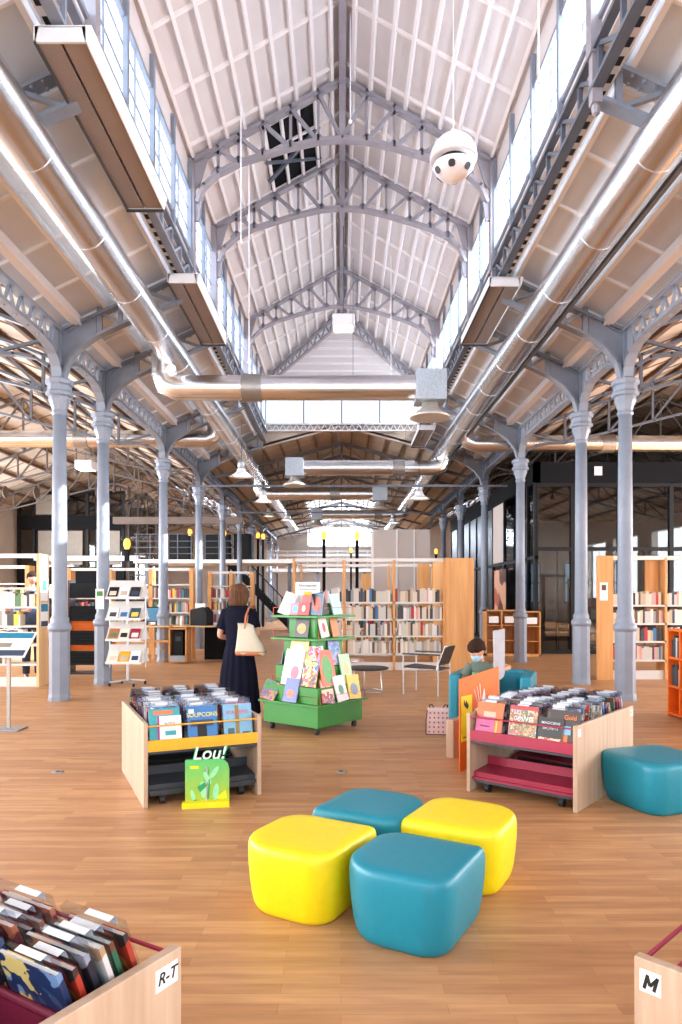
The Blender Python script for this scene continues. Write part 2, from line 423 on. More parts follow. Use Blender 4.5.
# small blue skylight in the left side hall
# rear nave roof beyond the lantern: a plain gable with a glazed strip
mb=MB(); RZ=rz_aisle(0)
RZ=6.42
def rr(d): return RZ-.27*d
for sx in (-1,1):
    for d0,d1,y0,y1 in ((0,4.12,20.3,33.5),(1.7,4.12,33.5,44),(0,4.12,44,YE)):
        slab(mb,[(CX+sx*d0,y0,rr(d0)+.04),(CX+sx*d0,y1,rr(d0)+.04),(CX+sx*d1,y1,rr(d1)+.04),(CX+sx*d1,y0,rr(d1)+.04)],(0,0,.06))
mb.m=1
for sx in (-1,1):
    for d in (.3,.8,1.3,1.8,2.3,2.8,3.3,3.8): mb.bar((CX+sx*d,20.35,rr(d)),(CX+sx*d,YE,rr(d)),.05,.08)
struct(mb.build('ceiling',[M['timber'],M['rafter']]))
wo=MB(); g=MB()
for sx in (-1,1):
    slab(g,[(CX,33.5,rr(0)+.05),(CX,44,rr(0)+.05),(CX+sx*1.7,44,rr(1.7)+.05),(CX+sx*1.7,33.5,rr(1.7)+.05)],(0,0,.01))
    y=33.5
    while y<44.1: wo.bar((CX,y,rr(0)+.04),(CX+sx*1.7,y,rr(1.7)+.04),.05); y+=1.05
w_=wo.build('window_4',M['iron2']); struct(w_,'glazed strip along the far nave ridge','window'); g.build('pane',M['glassc'],w_)
# far gable window
wo=MB()
for k in range(6): wo.bar((-2.3+k*.94,YE+.1,4.9),(-2.3+k*.94,YE+.1,6.2),.06)
for z in (4.95,5.5,6.15): wo.bar((-2.3,YE+.1,z),(2.4,YE+.1,z),.05)
w_=wo.build('window_7',M['iron']); struct(w_,'large glazed opening in the far end wall of the nave','window')
MB().box(-2.3,2.4,YE+.12,YE+.13,4.9,6.2).build('pane',M['glassc'],w_)
# ---------------------------------------------------------------- lantern trusses
def lantern_truss(y,label):
    t=thing('lantern_truss',label,'roof truss',(CX,y,0),0,'arched lattice trusses under the lantern roof')
    sl=(RIDGE-EAVE)/2.23
    top=[(d,RIDGE-.09-sl*d) for d in (0,.35,.75,1.15,1.5,1.8,2.15)]
    bot=[(0,8.12),(.35,8.09),(.75,8.0),(1.15,7.88),(1.5,7.77),(1.8,7.62),(2.0,7.44),(2.1,7.2),(2.14,6.95)]
    for sx in (-1,1):
        r=MB(); r.pline([(sx*a,0,b) for a,b in top],.13,.055); r.build('rafter',M['ironl'],t)
        r=MB(); r.pline([(sx*a,0,b) for a,b in bot],.13,.05); r.build('arched_chord',M['ironl'],t)
        w=MB()
        for k in (1,2,3,4,5): w.bar((sx*top[k][0],0,top[k][1]),(sx*bot[k][0],0,bot[k][1]),.04,.04)
        for k in range(0,5):
            w.bar((sx*top[k][0],0,top[k][1]),(sx*bot[k+1][0],0,bot[k+1][1]),.05,.05) if k%1 or k<0 else w.bar((sx*bot[k][0],0,bot[k][1]),(sx*top[k+1][0],0,top[k+1][1]),.05,.05)
        for k in range(1,6):                       # small gusset plates at the joints
            for (a,b,s) in ((top[k][0],top[k][1],-1),(bot[k][0],bot[k][1],1)):
                w.prism([(sx*(a-.11),b),(sx*(a+.11),b),(sx*(a+.03),b+s*.1),(sx*(a-.03),b+s*.1)],'y',-.02,.02)
        w.prism([(sx*1.95,7.84),(sx*2.16,7.75),(sx*2.16,7.35),(sx*2.05,7.5)],'y',-.02,.02)
        w.build('lattice_web',M['ironl'],t)
        lo=5.78 if (sx>0 and y<7) else 5.94
        p=MB(); p.box(sx*2.2-.065,sx*2.2+.065,-.065,.065,6.2,7.82); p.box(sx*2.2-.045,sx*2.2+.045,-.045,.045,lo,6.2)
        if lo<5.9: p.lathe([(.0,-.1),(.035,-.08),(.04,-.03),(.03,0)],8,(sx*2.2,0,lo))
        p.build('post',M['ironl'],t)
    p=MB(); p.box(-.045,.045,-.05,.05,8.1,9.0); p.build('king_post',M['ironl'],t)
    return t
for y,l in ((6.1,'overhead'),(10.15,'nearest in the picture'),(11.95,'just behind the nearest one'),(16.0,'third one down the nave')):
    lantern_truss(y,'grey arched lattice truss under the lantern roof, '+l)
# hip rafters at the far end
for sx,nm in ((-1,'left'),(1,'right')):
    mb=MB(); p0=Vector((CX,18.3,RIDGE-.1)); p1=Vector((CX+sx*2.18,20.15,EAVE-.1)); q0=p0-Vector((0,0,.32)); q1=p1-Vector((0,0,.22))
    mb.bar(p0,p1,.1,.05); mb.bar(q0,q1,.08,.04)
    for k in range(10):
        a=p0.lerp(p1,k/10); b=q0.lerp(q1,(k+.5)/10); c=p0.lerp(p1,(k+1)/10); mb.bar(a,b,.035); mb.bar(b,c,.035)
    o=mb.build('hip_rafter',M['ironl']); tag(o,'grey lattice hip rafter on the %s of the lantern end'%nm,'roof truss',kind='thing')
mb=MB(); mb.box(CX-.05,CX+.05,YB,18.3,RIDGE-.17,RIDGE-.03)
tag(mb.build('ridge_beam',M['ironl']),'long grey ridge beam at the peak of the lantern roof','beam',kind='thing')
# lattice girder across the far end of the lantern
mb=MB()
for z in (6.27,6.46): mb.bar((CX-2.2,20.2,z),(CX+2.2,20.2,z),.08,.03)
for k in range(22):
    x=CX-2.2+k*.2; mb.bar((x,20.2,6.27),(x+.1,20.2,6.46),.02); mb.bar((x+.1,20.2,6.46),(x+.2,20.2,6.27),.02)
tag(mb.build('lattice_girder',M['purlin']),'pale lattice girder across the far end of the lantern','beam',kind='thing')
# lattice girders under both clerestories
for sx,nm in ((-1,'left'),(1,'right')):
    X=CX+sx*2.2; mb=MB()
    mb.bar((X,YB,6.24),(X,20.2,6.24),.1,.04).bar((X,YB,5.92),(X,20.2,5.92),.1,.04)
    y=YB
    while y<20:
        mb.bar((X,y,5.92),(X,y,6.24),.04); mb.bar((X,y,5.92),(X,y+.5,6.24),.035); y+=.5
    o=mb.build('lattice_girder',M['iron2'] if sx>0 else M['iron']); tag(o,'long lattice girder under the %s clerestory windows'%nm,'beam',kind='thing')
    X+=sx*.22; mb=MB(); mb.bar((X-sx*.12,YB,5.98),(X-sx*.12,20.0,5.98),.1,.015)
    for z in (6.01,): mb.bar((X-sx*.17,YB,z),(X-sx*.17,20.0,z),.012,.06).bar((X-sx*.07,YB,z),(X-sx*.07,20.0,z),.012,.06)
    mb.m=1; y=3
    while y<20: mb.box(X-sx*.12-.03,X-sx*.12+.03,y,y+.1,5.968,5.972); y+=.2
    o=mb.build('cable_tray',[M['purlin'],M['black']]); tag(o,'perforated cable tray running along the %s clerestory'%nm,'cable tray',kind='thing')
# ---------------------------------------------------------------- columns
def column_proto():
    t=thing('iron_column','x','column')
    b=MB()
    b.lathe([(.155,0),(.155,.05),(.142,.1),(.142,.98),(.15,1.0)],8,rot0=R(22.5),smooth=False)
    b.build('pedestal',M['iron'],t)
    s=MB(); s.lathe([(.155,1.0),(.165,1.04),(.155,1.09),(.125,1.12),(.132,1.15),(.12,1.19),(.106,1.21),(.1,2.8),(.092,4.12)],20)
    s.build('shaft',M['iron'],t)
    c=MB(); c.lathe([(.1,4.1),(.115,4.13),(.1,4.17),(.125,4.25),(.15,4.31),(.15,4.36),(.19,4.38),(.19,4.42),(.165,4.45),(.165,4.52),(.195,4.54),(.195,4.6),(.17,4.62)],8,rot0=R(22.5),smooth=False)
    c.build('capital',M['iron'],t)
    return t
def copy_tree(o,parent=None,name=None):
    c=o.copy(); COL.objects.link(c)
    if parent: c.parent=parent
    for ch in list(o.children): copy_tree(ch,c)
    return c
cp=column_proto(); first=True
nL=0
for i,y in enumerate(COLY[2:]):
    for sx,X,nm in ((-1,CXL,'left'),(1,CXR,'right')):
        if sx>0 and y>28.5: continue
        o=cp if first else copy_tree(cp); first=False
        o.location=(X,y,0); 
        o['label']='grey-blue cast-iron column, %s from the camera in the %s row'%(ORD[i],nm)
        o['group']='cast-iron columns along the nave'
# brackets, one object at every column and side: nave side bracket + outer side truss
def nave_bracket(sx,y,X,m,nm,i):
    t=thing('spandrel_bracket','grey riveted bracket above the %s column of the %s row, reaching to the lantern'%(ORD[i],nm),'bracket',(CX,y,0),0,'spandrel brackets above the columns')
    a=abs(X-CX)
    top=[(a+.02,rz_aisle(a)-.06),(3.6,rz_aisle(3.6)-.08),(3.2,rz_aisle(3.2)-.08),(2.8,rz_aisle(2.8)-.08),(2.25,rz_aisle(2.25)-.08)]
    arc=[(a-.06,4.62),(a-.13,4.86),(a-.3,5.08),(3.55,5.24),(3.2,5.40),(2.8,5.57),(2.25,5.8)]
    web=MB()
    web.prism([(sx*p[0],p[1]) for p in [(a+.02,4.62)]+arc[:4]+[(3.55,rz_aisle(3.55)-.08),(a+.02,rz_aisle(a)-.06)]],'y',-.015,.015)
    for k,(u,v) in enumerate(((3.2,5.40),(2.8,5.57),(2.4,5.74))):
        web.bar((sx*u,0,v),(sx*u,0,rz_aisle(u)-.08),.06,.04)
    web.bar((sx*3.5,0,5.6),(sx*3.2,0,5.42),.05,.04); web.bar((sx*3.2,0,5.7),(sx*2.8,0,5.58),.05,.04); web.bar((sx*2.8,0,5.88),(sx*2.4,0,5.75),.05,.04)
    web.bar((sx*3.5,-.02,5.6),(sx*3.95,-.02,5.3),.03,.02); web.bar((sx*3.5,.0,5.25),(sx*3.5,0,5.66),.07,.06)
    web.build('web_plate',m,t)
    c=MB(); c.pline([(sx*p[0],0,p[1]) for p in top],.14,.04)
    for u in [2.3+.1*k for k in range(18)]:                                   # rivets along the flange
        for yy in (-.045,.045): c.box(sx*u-.012,sx*u+.012,yy-.012,yy+.012,rz_aisle(u)-.125,rz_aisle(u)-.1)
    c.build('top_flange',m,t)
    c=MB(); c.pline([(sx*p[0],0,p[1]) for p in arc],.14,.035); c.build('arched_flange',m,t)
    p=MB(); p.box(sx*a-.05,sx*a+.05,-.09,.09,4.6,rz_aisle(a)); p.build('stanchion',m,t)
def side_truss(sx,y,X,m,nm,i):
    t=thing('side_hall_truss','grey iron truss springing from the %s column of the %s row over the side hall'%(ORD[i],nm),'roof truss',(CX,y,0),0,'iron trusses over the side halls')
    a=abs(X-CX)
    def zt(d): return (5.38+.38*(d-4.12) if d<=9.1 else 5.38+.38*4.98-.38*(d-9.1))-.14
    ds=[a,5.1,6.1,7.1,8.1,9.1,10.1,11.1,12.1,13.1,14.05]
    def zb(d): 
        return 4.62 if d==a else (5.0+.25*(d-5.1) if d<=9.1 else 6.0-.25*(d-9.1))
    c=MB(); c.pline([(sx*d,0,zt(d)) for d in ds],.11,.05); c.build('top_chord',m,t)
    c=MB(); arc=[(a+.06,4.62),(a+.13,4.8),(a+.35,4.94),(a+.65,4.99),(5.1,5.0)]
    c.pline([(sx*p[0],0,p[1]) for p in arc]+[(sx*d,0,zb(d)) for d in ds[2:]],.11,.045); c.build('bottom_chord',m,t)
    w=MB()
    for k,d in enumerate(ds[1:-1],1):
        w.bar((sx*d,0,zb(d)),(sx*d,0,zt(d)),.05,.05)
    for k in range(1,len(ds)-1):
        d0,d1=ds[k],ds[k+1]
        if d1<=9.1: w.bar((sx*d0,0,zb(d0)),(sx*d1,0,zt(d1)),.045,.045)
        else: w.bar((sx*d0,0,zt(d0)),(sx*d1,0,zb(d1)),.045,.045)
    w.bar((sx*(a+.1),0,zt(a)),(sx*5.1,0,zb(5.1)),.045)
    w.lathe([(.02,-.35),(.09,-.3),(.05,-.1),(.04,0)],8,(sx*9.1,0,6.0))
    w.build('lattice_web',m,t)
def arch_girder(X,y0,y1,m,nm,lab):
    t=thing('arched_girder',lab,'beam',(X,0,0),0,'arched lattice girders along the column rows')
    L=y1-y0; e=min(.75,L*.36)
    c=MB(); c.bar((0,y0,5.32),(0,y1,5.32),.13,.05,up=(0,0,1)); c.build('top_chord',m,t)
    pts=[(0,y0+.08,4.62),(0,y0+.12,4.78),(0,y0+.26,4.92),(0,y0+.46,5.0),(0,y0+e,5.03),(0,y1-e,5.03),(0,y1-.46,5.0),(0,y1-.26,4.92),(0,y1-.12,4.78),(0,y1-.08,4.62)]
    c=MB(); c.pline(pts,.14,.05); c.build('arched_chord',m,t)
    w=MB(); y=y0+.22; s=1; st=.16
    while y<y1-.22-st/2:
        w.bar((0,y,5.30 if s>0 else 5.0),(0,y+st,5.0 if s>0 else 5.30),.035,.035); y+=st; s=-s
    for a,b in ((y0,1),(y1,-1)): w.prism([(a+b*.04,4.7),(a+b*.13,4.85),(a+b*.3,5.0),(a+b*.2,5.3),(a+b*.04,5.3)],'x',-.012,.012)
    w.build('lattice_web',m,t)
for sx,X,nm in ((-1,CXL,'left'),(1,CXR,'right')):
    ys=COLY[1:]
    for i,y in enumerate(COLY[1:]):
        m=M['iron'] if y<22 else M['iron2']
        ii=max(0,i-1) if i else 0
        if i==0:
            t0='overhead'
        if sx>0 and y>32.5: continue
        if i==0:
            nave_bracket(sx,y,X,m,nm,0); 
            o=[q for q in bpy.data.objects if q.name.startswith('spandrel_bracket')][-1]
            side_truss(sx,y,X,M['iron2'],nm,0)
            for q in bpy.data.objects:
                if q.name.startswith('spandrel_bracket') and q.location.y==y and 'first' in q['label'] and nm in q['label']: q['label']='grey riveted bracket high at the %s edge, nearest to the camera'%nm
                if q.name.startswith('side_hall_truss') and abs(q.location.y-y)<.01 and 'first' in q['label'] and nm in q['label']: q['label']='grey iron side hall truss nearest to the camera on the %s'%nm
        else:
            if y<21: nave_bracket(sx,y,X,m,nm,i-1)
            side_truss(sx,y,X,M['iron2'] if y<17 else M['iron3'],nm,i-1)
        if i+1<len(ys) and not(sx>0 and y>28):
            y1=ys[i+1]
            lab='arched lattice girder over the %s row between its %s and %s columns'%(nm,ORD[i-1],ORD[i]) if i else 'arched lattice girder nearest to the camera over the %s column row'%nm
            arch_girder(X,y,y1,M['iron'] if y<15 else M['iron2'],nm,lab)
# trusses of the rear nave
for i,y in enumerate((22.0,24.0,28.0,32.0,36.0,40.0,44.0)):
    t=thing('gable_truss','dark iron gable truss over the rear nave, %s beyond the lantern'%ORD[i],'roof truss',(CX,y,0),0,'gable trusses over the rear nave')
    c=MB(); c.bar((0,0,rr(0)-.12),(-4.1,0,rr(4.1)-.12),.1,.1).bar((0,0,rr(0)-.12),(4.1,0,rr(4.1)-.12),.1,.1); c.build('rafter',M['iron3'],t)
    c=MB(); c.bar((-3.2,0,rr(3.2)-.15),(0,0,5.6),.06).bar((3.2,0,rr(3.2)-.15),(0,0,5.6),.06); c.build('tie_rod',M['iron3'],t)
    c=MB(); c.bar((0,0,rr(0)-.1),(0,0,5.55),.07)
    for sx in (-1,1):
        for d in (1.0,2.0): 
            zb=5.6+(rr(3.2)-.15-5.6)*d/3.2; c.bar((sx*d,0,rr(d)-.12),(sx*d,0,zb),.05); c.bar((sx*d,0,zb),(sx*(d-1),0,rr(d-1)-.12),.04)
    c.build('strut',M['iron3'],t)

# ---------------------------------------------------------------- ducts
def ring_bands(mb,p,axis,r,spots,w=.012,ex=.006):
    for s in spots:
        a=list(p); b=list(p); a[axis]=s-w; b[axis]=s+w; mb.tube([a,b],r+ex,20)
for sx,nm in ((-1,'left'),(1,'right')):
    mb=MB(); X=CX+sx*2.72; y1=40
    mb.tube([(X,-3,5.38),(X,y1,5.38)],.225,32)
    ring_bands(mb,(X,0,5.38),1,.225,[2+1.35*k for k in range(28)])
    o=mb.build('air_duct',M['galv']); tag(o,'long galvanised air duct running down the %s side of the nave'%nm,'air duct')
    mb=MB(); mb.bar((X+sx*.3,-3,5.34),(X+sx*.3,y1,5.34),.05,.05)
    if sx>0: tag(mb.build('cable_tray',M['iron2']),'dark cable tray beside the right air duct','cable tray')
def elbow(px,py,z0,z1,sx,r,out):
    """from the long duct down to z0 then across towards out (+1/-1)"""
    k=.2
    return [(px,py,z1),(px,py,z0+k),(px+out*k*.3,py,z0+k*.3),(px+out*k,py,z0)]
def cone(mb,x,y,z,s=1):
    mb.lathe([(.12*s,0),(.13*s,-.06*s),(.17*s,-.12*s),(.3*s,-.2*s),(.31*s,-.235*s),(.24*s,-.22*s)],28,(x,y,z))
def cross(lab,y,z,px,xend,out,r=.2,box=True,bandx=None,z1=5.3,boxside=1,wires=True,mat='galv'):
    t=thing('cross_duct',lab,'air duct',(px,y,z))
    mb=MB(); pts=[(p[0]-px,0,p[2]-z) for p in elbow(px,y,z,z1,0,r,out)]+[(xend-px,0,0)]
    mb.tube(pts,r,28); L=xend-px; n=int(abs(L)/1.1)
    for a,b in zip(pts[1:3],pts[2:4]): pass
    ring_bands(mb,(0,0,0),0,r,[out*(.3+1.1*k) for k in range(n+1) if .3+1.1*k<abs(L)])
    mb.tube([(0,0,pts[1][2]-.012),(0,0,pts[1][2]+.012)],r+.006,24)
    mb.build('pipe',M[mat],t)
    if bandx is not None:
        b=MB(); b.tube([(bandx-px-.16,0,0),(bandx-px+.16,0,0)],r+.02,24); b.build('coupling',M['band'],t)
    if box:
        c=MB(); bx=xend-px+out*.22; c.box(bx-.24,bx+.24,-.24,.24,-.24,.24); c.build('plenum_box',M['galv2'],t,bevel=.006)
        d=MB(); cone(d,bx,0,-.24,1.05); d.build('diffuser',M['diff'],t)
    w=MB()
    xs=[out*1.0, (xend-px)*.75]
    for x in xs: w.bar((x,0,r),(x,0,(6.2 if y>20.3 else 6.9)-z if abs(x+px)<2 else .5),.008)
    w.build('hanger_wire',M['iron2'],t)
    return t
cross('big shiny duct nearest across the nave, box and diffuser at its right end',11.2,4.83,CX-2.85,1.2,1,bandx=-1.42,z1=5.36)
cross('shiny duct crossing the nave behind the nearest one, diffuser at its left end',18.8,4.94,CX+2.72,-1.02,-1,bandx=1.55)
cross('third shiny duct across the nave, diffuser box at its right end',23.0,4.85,CX-2.72,1.05,1,bandx=-.2)
cross('fourth and smallest duct crossing the far nave',30.0,4.99,CX+2.72,-.8,-1,bandx=1.6)
cross('shiny duct leading from the nave out over the left side hall',16.5,5.0+.2,CX-2.72-.25,-14,-1,box=False,bandx=-6.1,z1=5.6)
cross('shiny duct leading from the nave out over the right side hall',17.0,5.2,CX+2.72+.3,14,1,box=False,bandx=6.45,z1=5.6)
cross('dull brownish duct crossing far back over the left side hall',25.0,5.2,CX-4.0,-14,-1,box=False,z1=5.4,r=.22,mat='dwood')
tag(MB().box(-9.0,-3.9,27.6,27.9,4.35,4.62).build('cross_beam',M['dwood']),'brown wooden beam spanning the left side far back','beam',kind='thing')
for x0,x1,y,z,l in ((-4.2,4.6,19.4,4.55,'thin grey conduit carrying pendant lamps across the nave'),(-3.8,3.8,26,4.6,'thin grey conduit farther down the nave'),(.9,2.6,16.2,4.05,'short grey conduit right of the nave above a lamp')):
    tag(MB().bar((x0,y,z),(x1,y,z),.07,.05).build('conduit',M['iron2']),l,'conduit',kind='thing')

# ---------------------------------------------------------------- heaters, lamps, speaker
def heater(x0,x1,y0,y1,z,lab):
    t=thing('radiant_heater',lab,'heater',((x0+x1)/2,(y0+y1)/2,z),0,'heater panels hung below the clerestory')
    hx=(x1-x0)/2; hy=(y1-y0)/2
    mb=MB(); mb.prism([(-hx-.0,0),(-hx-.0,.13),(hx+.035,.13),(hx,0),(hx-.012,0),(hx-.04,.115),(-hx+.04,.115),(-hx+.012,0)],'y',-hy,hy); 
    for s in (-1,1): mb.box(-hx+.01,hx-.01,min(s*hy,s*(hy-.02)),max(s*hy,s*(hy-.02)),.0,.12)
    mb.build('casing',M['heatw'],t)
    mb=MB(); mb.box(-hx+.02,-.012,-hy+.03,hy-.03,.012,.03).box(.012,hx-.02,-hy+.03,hy-.03,.012,.03); mb.build('heating_panel',M['heatb'],t)
    mb=MB(); mb.box(-hx,-hx+.02,-hy,hy,-.008,.012).box(-hx,hx,hy-.03,hy,-.02,.0); mb.build('edge_trim',M['heatd'],t)
    mb=MB()
    for s in (-.8,.8): mb.bar((0,s*hy,.12),(0,s*hy,.25),.02)
    mb.build('hanger',M['iron'],t)
heater(-2.36,-1.95,5.37,7.72,5.75,'white heater panel nearest to the camera, upper left')
heater(-2.36,-1.95,9.5,11.85,5.75,'white heater panel on the left behind the big one')
heater(2.03,2.47,9.6,11.85,5.75,'white heater panel on the right')
heater(2.0,2.4,17.9,20.0,5.75,'small distant heater panel on the right side of the nave')
def pendant(x,y,z,d,lab,lit=1):
    t=thing('pendant_lamp',lab,'pendant lamp',(x,y,z),0,'metal bell lamps hanging over the nave')
    r=d/2
    mb=MB(); mb.lathe([(r*.28,.72*r),(r*.36,.66*r),(r*.42,.42*r),(r*.62,.25*r),(r*.95,.03*r),(r,0),(r*.94,.01*r),(r*.58,.22*r),(r*.3,.36*r)],24); mb.build('lamp_shade',M['heatw'],t)
    mb=MB(); mb.lathe([(r*.3,.7*r),(r*.32,1.2*r),(r*.2,1.4*r),(r*.05,1.5*r)],16); mb.build('housing',M['galv2'],t)
    mb=MB(); mb.lathe([(.01,.1*r),(r*.7,.12*r),(r*.6,.2*r)],20); mb.build('bulb',M['lampw'],t)
    mb=MB(); mb.bar((0,0,1.5*r),(0,0,6.0-z-.2*abs(x)),.012); mb.build('cord',M['ink'],t)
pendant(-2.28,16.0,4.23,.52,'white bell lamp hanging left of the nave, nearest of the pendants')
pendant(-2.16,19.4,4.1,.5,'white bell lamp left of the nave, just right of the nearest pendant')
pendant(2.03,18.2,4.02,.56,'flat white bell lamp hanging on the right of the nave')
pendant(-2.0,26.0,4.3,.5,'small bell lamp left of the nave far back')
pendant(1.9,25.5,4.15,.5,'small bell lamp right of the nave far back')
pendant(-3.1,30.0,4.9,.5,'tiny distant bell lamp by the left columns')
def box_lamp(x,y,z,w,lab,top):
    t=thing('box_lamp',lab,'ceiling lamp',(x,y,z))
    mb=MB(); mb.box(-w/2,w/2,-w/2,w/2,0,w*.5); mb.build('housing',M['heatw'],t,bevel=.02)
    mb=MB(); mb.box(-w*.42,w*.42,-w*.42,w*.42,-.012,0); mb.build('diffuser',M['lampw'],t)
    mb=MB(); mb.bar((0,0,w*.5),(0,0,top-z),.015); mb.build('rod',M['iron2'],t)
box_lamp(0.05,14.0,6.85,.44,'small white square lamp hanging in the middle of the lantern',9.0)
box_lamp(-6.3,17.3,4.62,.42,'pale square lamp hanging in the left side hall behind the columns',6.1)
# sphere loudspeaker
t=thing('hanging_speaker','white ball-shaped loudspeaker with dark ports hanging upper right','loudspeaker',(CX+1.2,7.6,6.25))
mb=MB(); prof=[(.02,.255)]+[(.255*math.cos(R(a)),.255*math.sin(R(a))) for a in (80,65,50,35,20,5,0)]
prof2=[(.255,-.02),(.235,-.03),(.15,-.01)]; mb.lathe(prof+prof2,32); mb.build('upper_shell',M['heatw'],t)
mb=MB(); mb.lathe([(.16,-.075),(.222,-.08)]+[(.24*math.cos(R(a)),.24*math.sin(R(a))-.0) for a in (-22,-35,-48,-62,-75,-87)],32); mb.build('lower_shell',M['heatw'],t)
mb=MB(); mb.lathe([(.15,-.09),(.15,0)],24); mb.build('core',M['heatd'],t)
for k in range(6):
    a=R(-90-14+60*k); q=Matrix.Rotation(a+R(90),4,'Z')@Matrix.Rotation(R(40),4,'X')
    p=MB(q); p.prism([(x*.036,z*.036) for x,z in ((-1,-.5),(-.5,-1),(.5,-1),(1,-.5),(1,.5),(.5,1),(-.5,1),(-1,.5))],'y',-.246,-.2); p.build('speaker_port',M['tray'],t)
mb=MB(); mb.bar((0,0,.25),(0,0,2.0),.01).box(-.03,.03,-.03,.03,.24,.3); mb.build('cable',M['purlin'],t)
for x,y,z0,z1,l in ((CX-1.36,10.2,4.9,7.9,'white cable hanging from the nearest truss on the left'),(CX+.1,9.0,7.6,9.0,'thin cable hanging from the ridge'),(CX+.98,14,5.2,8.3,'thin cable with a hook hanging right of the nave'),(CX-1.35,9.3,6.2,8.2,'thin dark wire hanging near the left clerestory'),(CX+1.9,6.8,6.5,8.0,'thin wire right of the ball loudspeaker')):
    mb=MB(); mb.bar((x,y,z0),(x,y,z1),.014); mb.ball((x,y,z0),.025,8,6)
    tag(mb.build('hanging_cable',M['purlin']),l,'cable',kind='thing')
# ================================================================ glazed black room on the right
t=thing('glazed_room','large black-framed glass room standing in the right side hall','glass room',(0,0,0))
GX,GY,GZ=5.0,18.1,4.96
mb=MB()
mb.box(GX,13.9,GY,GY+.16,4.42,GZ).box(GX,GX+.16,GY,32,4.42,GZ); mb.build('fascia',M['blackm'],t)
mb=MB(); mb.box(GX+.05,13.8,GY+.05,32,GZ-.04,GZ); mb.build('roof_deck',M['blackm'],t)
for x in (5.05,6.0,7.22,8.55,10.2,11.9,13.8): MB().bar((x,GY+.06,0),(x,GY+.06,4.45),.11,.12).build('mullion',M['black'],t)
for x in (5.62,6.7,7.9): MB().bar((x,GY+.08,0),(x,GY+.08,2.68),.04,.05).build('mullion',M['black'],t)
for y in (18.9,20.0,21.6,23.2,24.6,26,27.4,28.8,30.2,31.9): MB().bar((GX+.06,y,0),(GX+.06,y,4.45),.1,.09).build('mullion',M['black'],t)
mb=MB(); mb.bar((GX,GY+.06,2.72),(13.8,GY+.06,2.72),.1,.1).bar((GX,GY+.06,.05),(13.8,GY+.06,.05),.1,.1).bar((GX,GY+.06,4.38),(13.8,GY+.06,4.38),.1,.08)
mb.bar((GX+.06,GY,2.5),(GX+.06,32,2.5),.1,.09).bar((GX+.06,GY,.05),(GX+.06,32,.05),.1,.1); mb.build('transom',M['black'],t)
MB().box(GX,13.8,GY+.05,GY+.06,.1,4.4).build('pane',M['glassb'],t)
MB().box(GX+.05,GX+.06,GY,22.3,.1,4.4).build('pane',M['glassb'],t)
mb=MB(); 
for y0,y1 in ((23.3,24.5),(24.7,25.9),(26.1,27.3),(27.5,28.7),(28.9,30.1),(30.3,31.8)): mb.box(GX+.04,GX+.08,y0,y1,2.56,4.4); mb.box(GX+.04,GX+.08,y0,y1,.1,2.44)
mb.build('wall_panel',M['tray'],t)
MB().box(GX+.03,GX+.07,21.7,23.15,2.56,4.4).build('wall_panel',M['wallg'],t)
mb=MB(); mb.box(13.7,13.9,GY+.2,32,0,4.9).box(GX+.2,13.9,31.9,32.1,0,4.9); mb.build('inner_wall',M['wallg'],t)
mb=MB(); mb.box(6.55,6.75,GY-.012,GY,4.62,4.85); mb.build('notice',M['paper'],t)
mb=MB()   # inner windows of the room seen through the glass
for x in (8.6,10.6,12.4): mb.box(x-.45,x+.45,31.84,31.88,1.2,3.0)
p=mb.build('lit_window',M['blueg'],t)
mb=MB()
for x in (8.6,10.6,12.4):
    for q in (-.45,0,.45): mb.bar((x+q,31.8,1.2),(x+q,31.8,3.0),.07)
    for z in (1.2,2.1,3.0): mb.bar((x-.45,31.8,z),(x+.45,31.8,z),.07)
mb.build('window_bar',M['black'],t)
# posters and low units by the glass room
mb=MB(); mb.box(4.86,4.9,20.6,22.2,.95,2.3); o=mb.build('poster_panel',[M['poster']]); tag(o,'reddish-brown poster on the left side of the black glass room','poster')
for y in (20.55,22.2): MB().box(4.85,4.905,y,y+.05,.9,2.35).build('frame_bar',M['black'],o)
mb=MB(); mb.box(4.85,4.91,20.55,22.25,0,.93); mb.build('poster_base',M['black'],o)
# black bookcase inside the glass room
def simple_rows(mb,x0,x1,y,z,h,rng,mats=15,d=.2,thick=(.03,.06)):
    x=x0
    while x<x1-.03:
        w=rng.uniform(*thick); hh=h*rng.uniform(.72,1); mb.m=rng.randrange(len(BKM)); 
        if rng.random()<.06: x+=w; continue
        mb.box(x,x+w*.93,y,y+d,z,z+hh); x+=w
t=thing('black_bookcase','black bookcase with books standing inside the glass room','bookcase',(6.95,19.6,0))
mb=MB(); mb.box(-.5,-.46,0,.35,0,2.0).box(.46,.5,0,.35,0,2.0).box(-.5,.5,.32,.35,0,2.0).box(-.5,.5,0,.35,0,.08); mb.build('case',M['black'],t)
for k in range(6): MB().box(-.46,.46,0,.33,.1+.36*k,.13+.36*k).build('shelf',M['black'],t)
rg=random.Random(5); mb=MB()
for k in range(5): simple_rows(mb,6.95-.45,6.95+.45,19.62,.13+.36*k,.3,rg)
o=mb.build('shelf_books',BKM); tag(o,'mixed books on the black bookcase inside the glass room','books',kind='stuff')
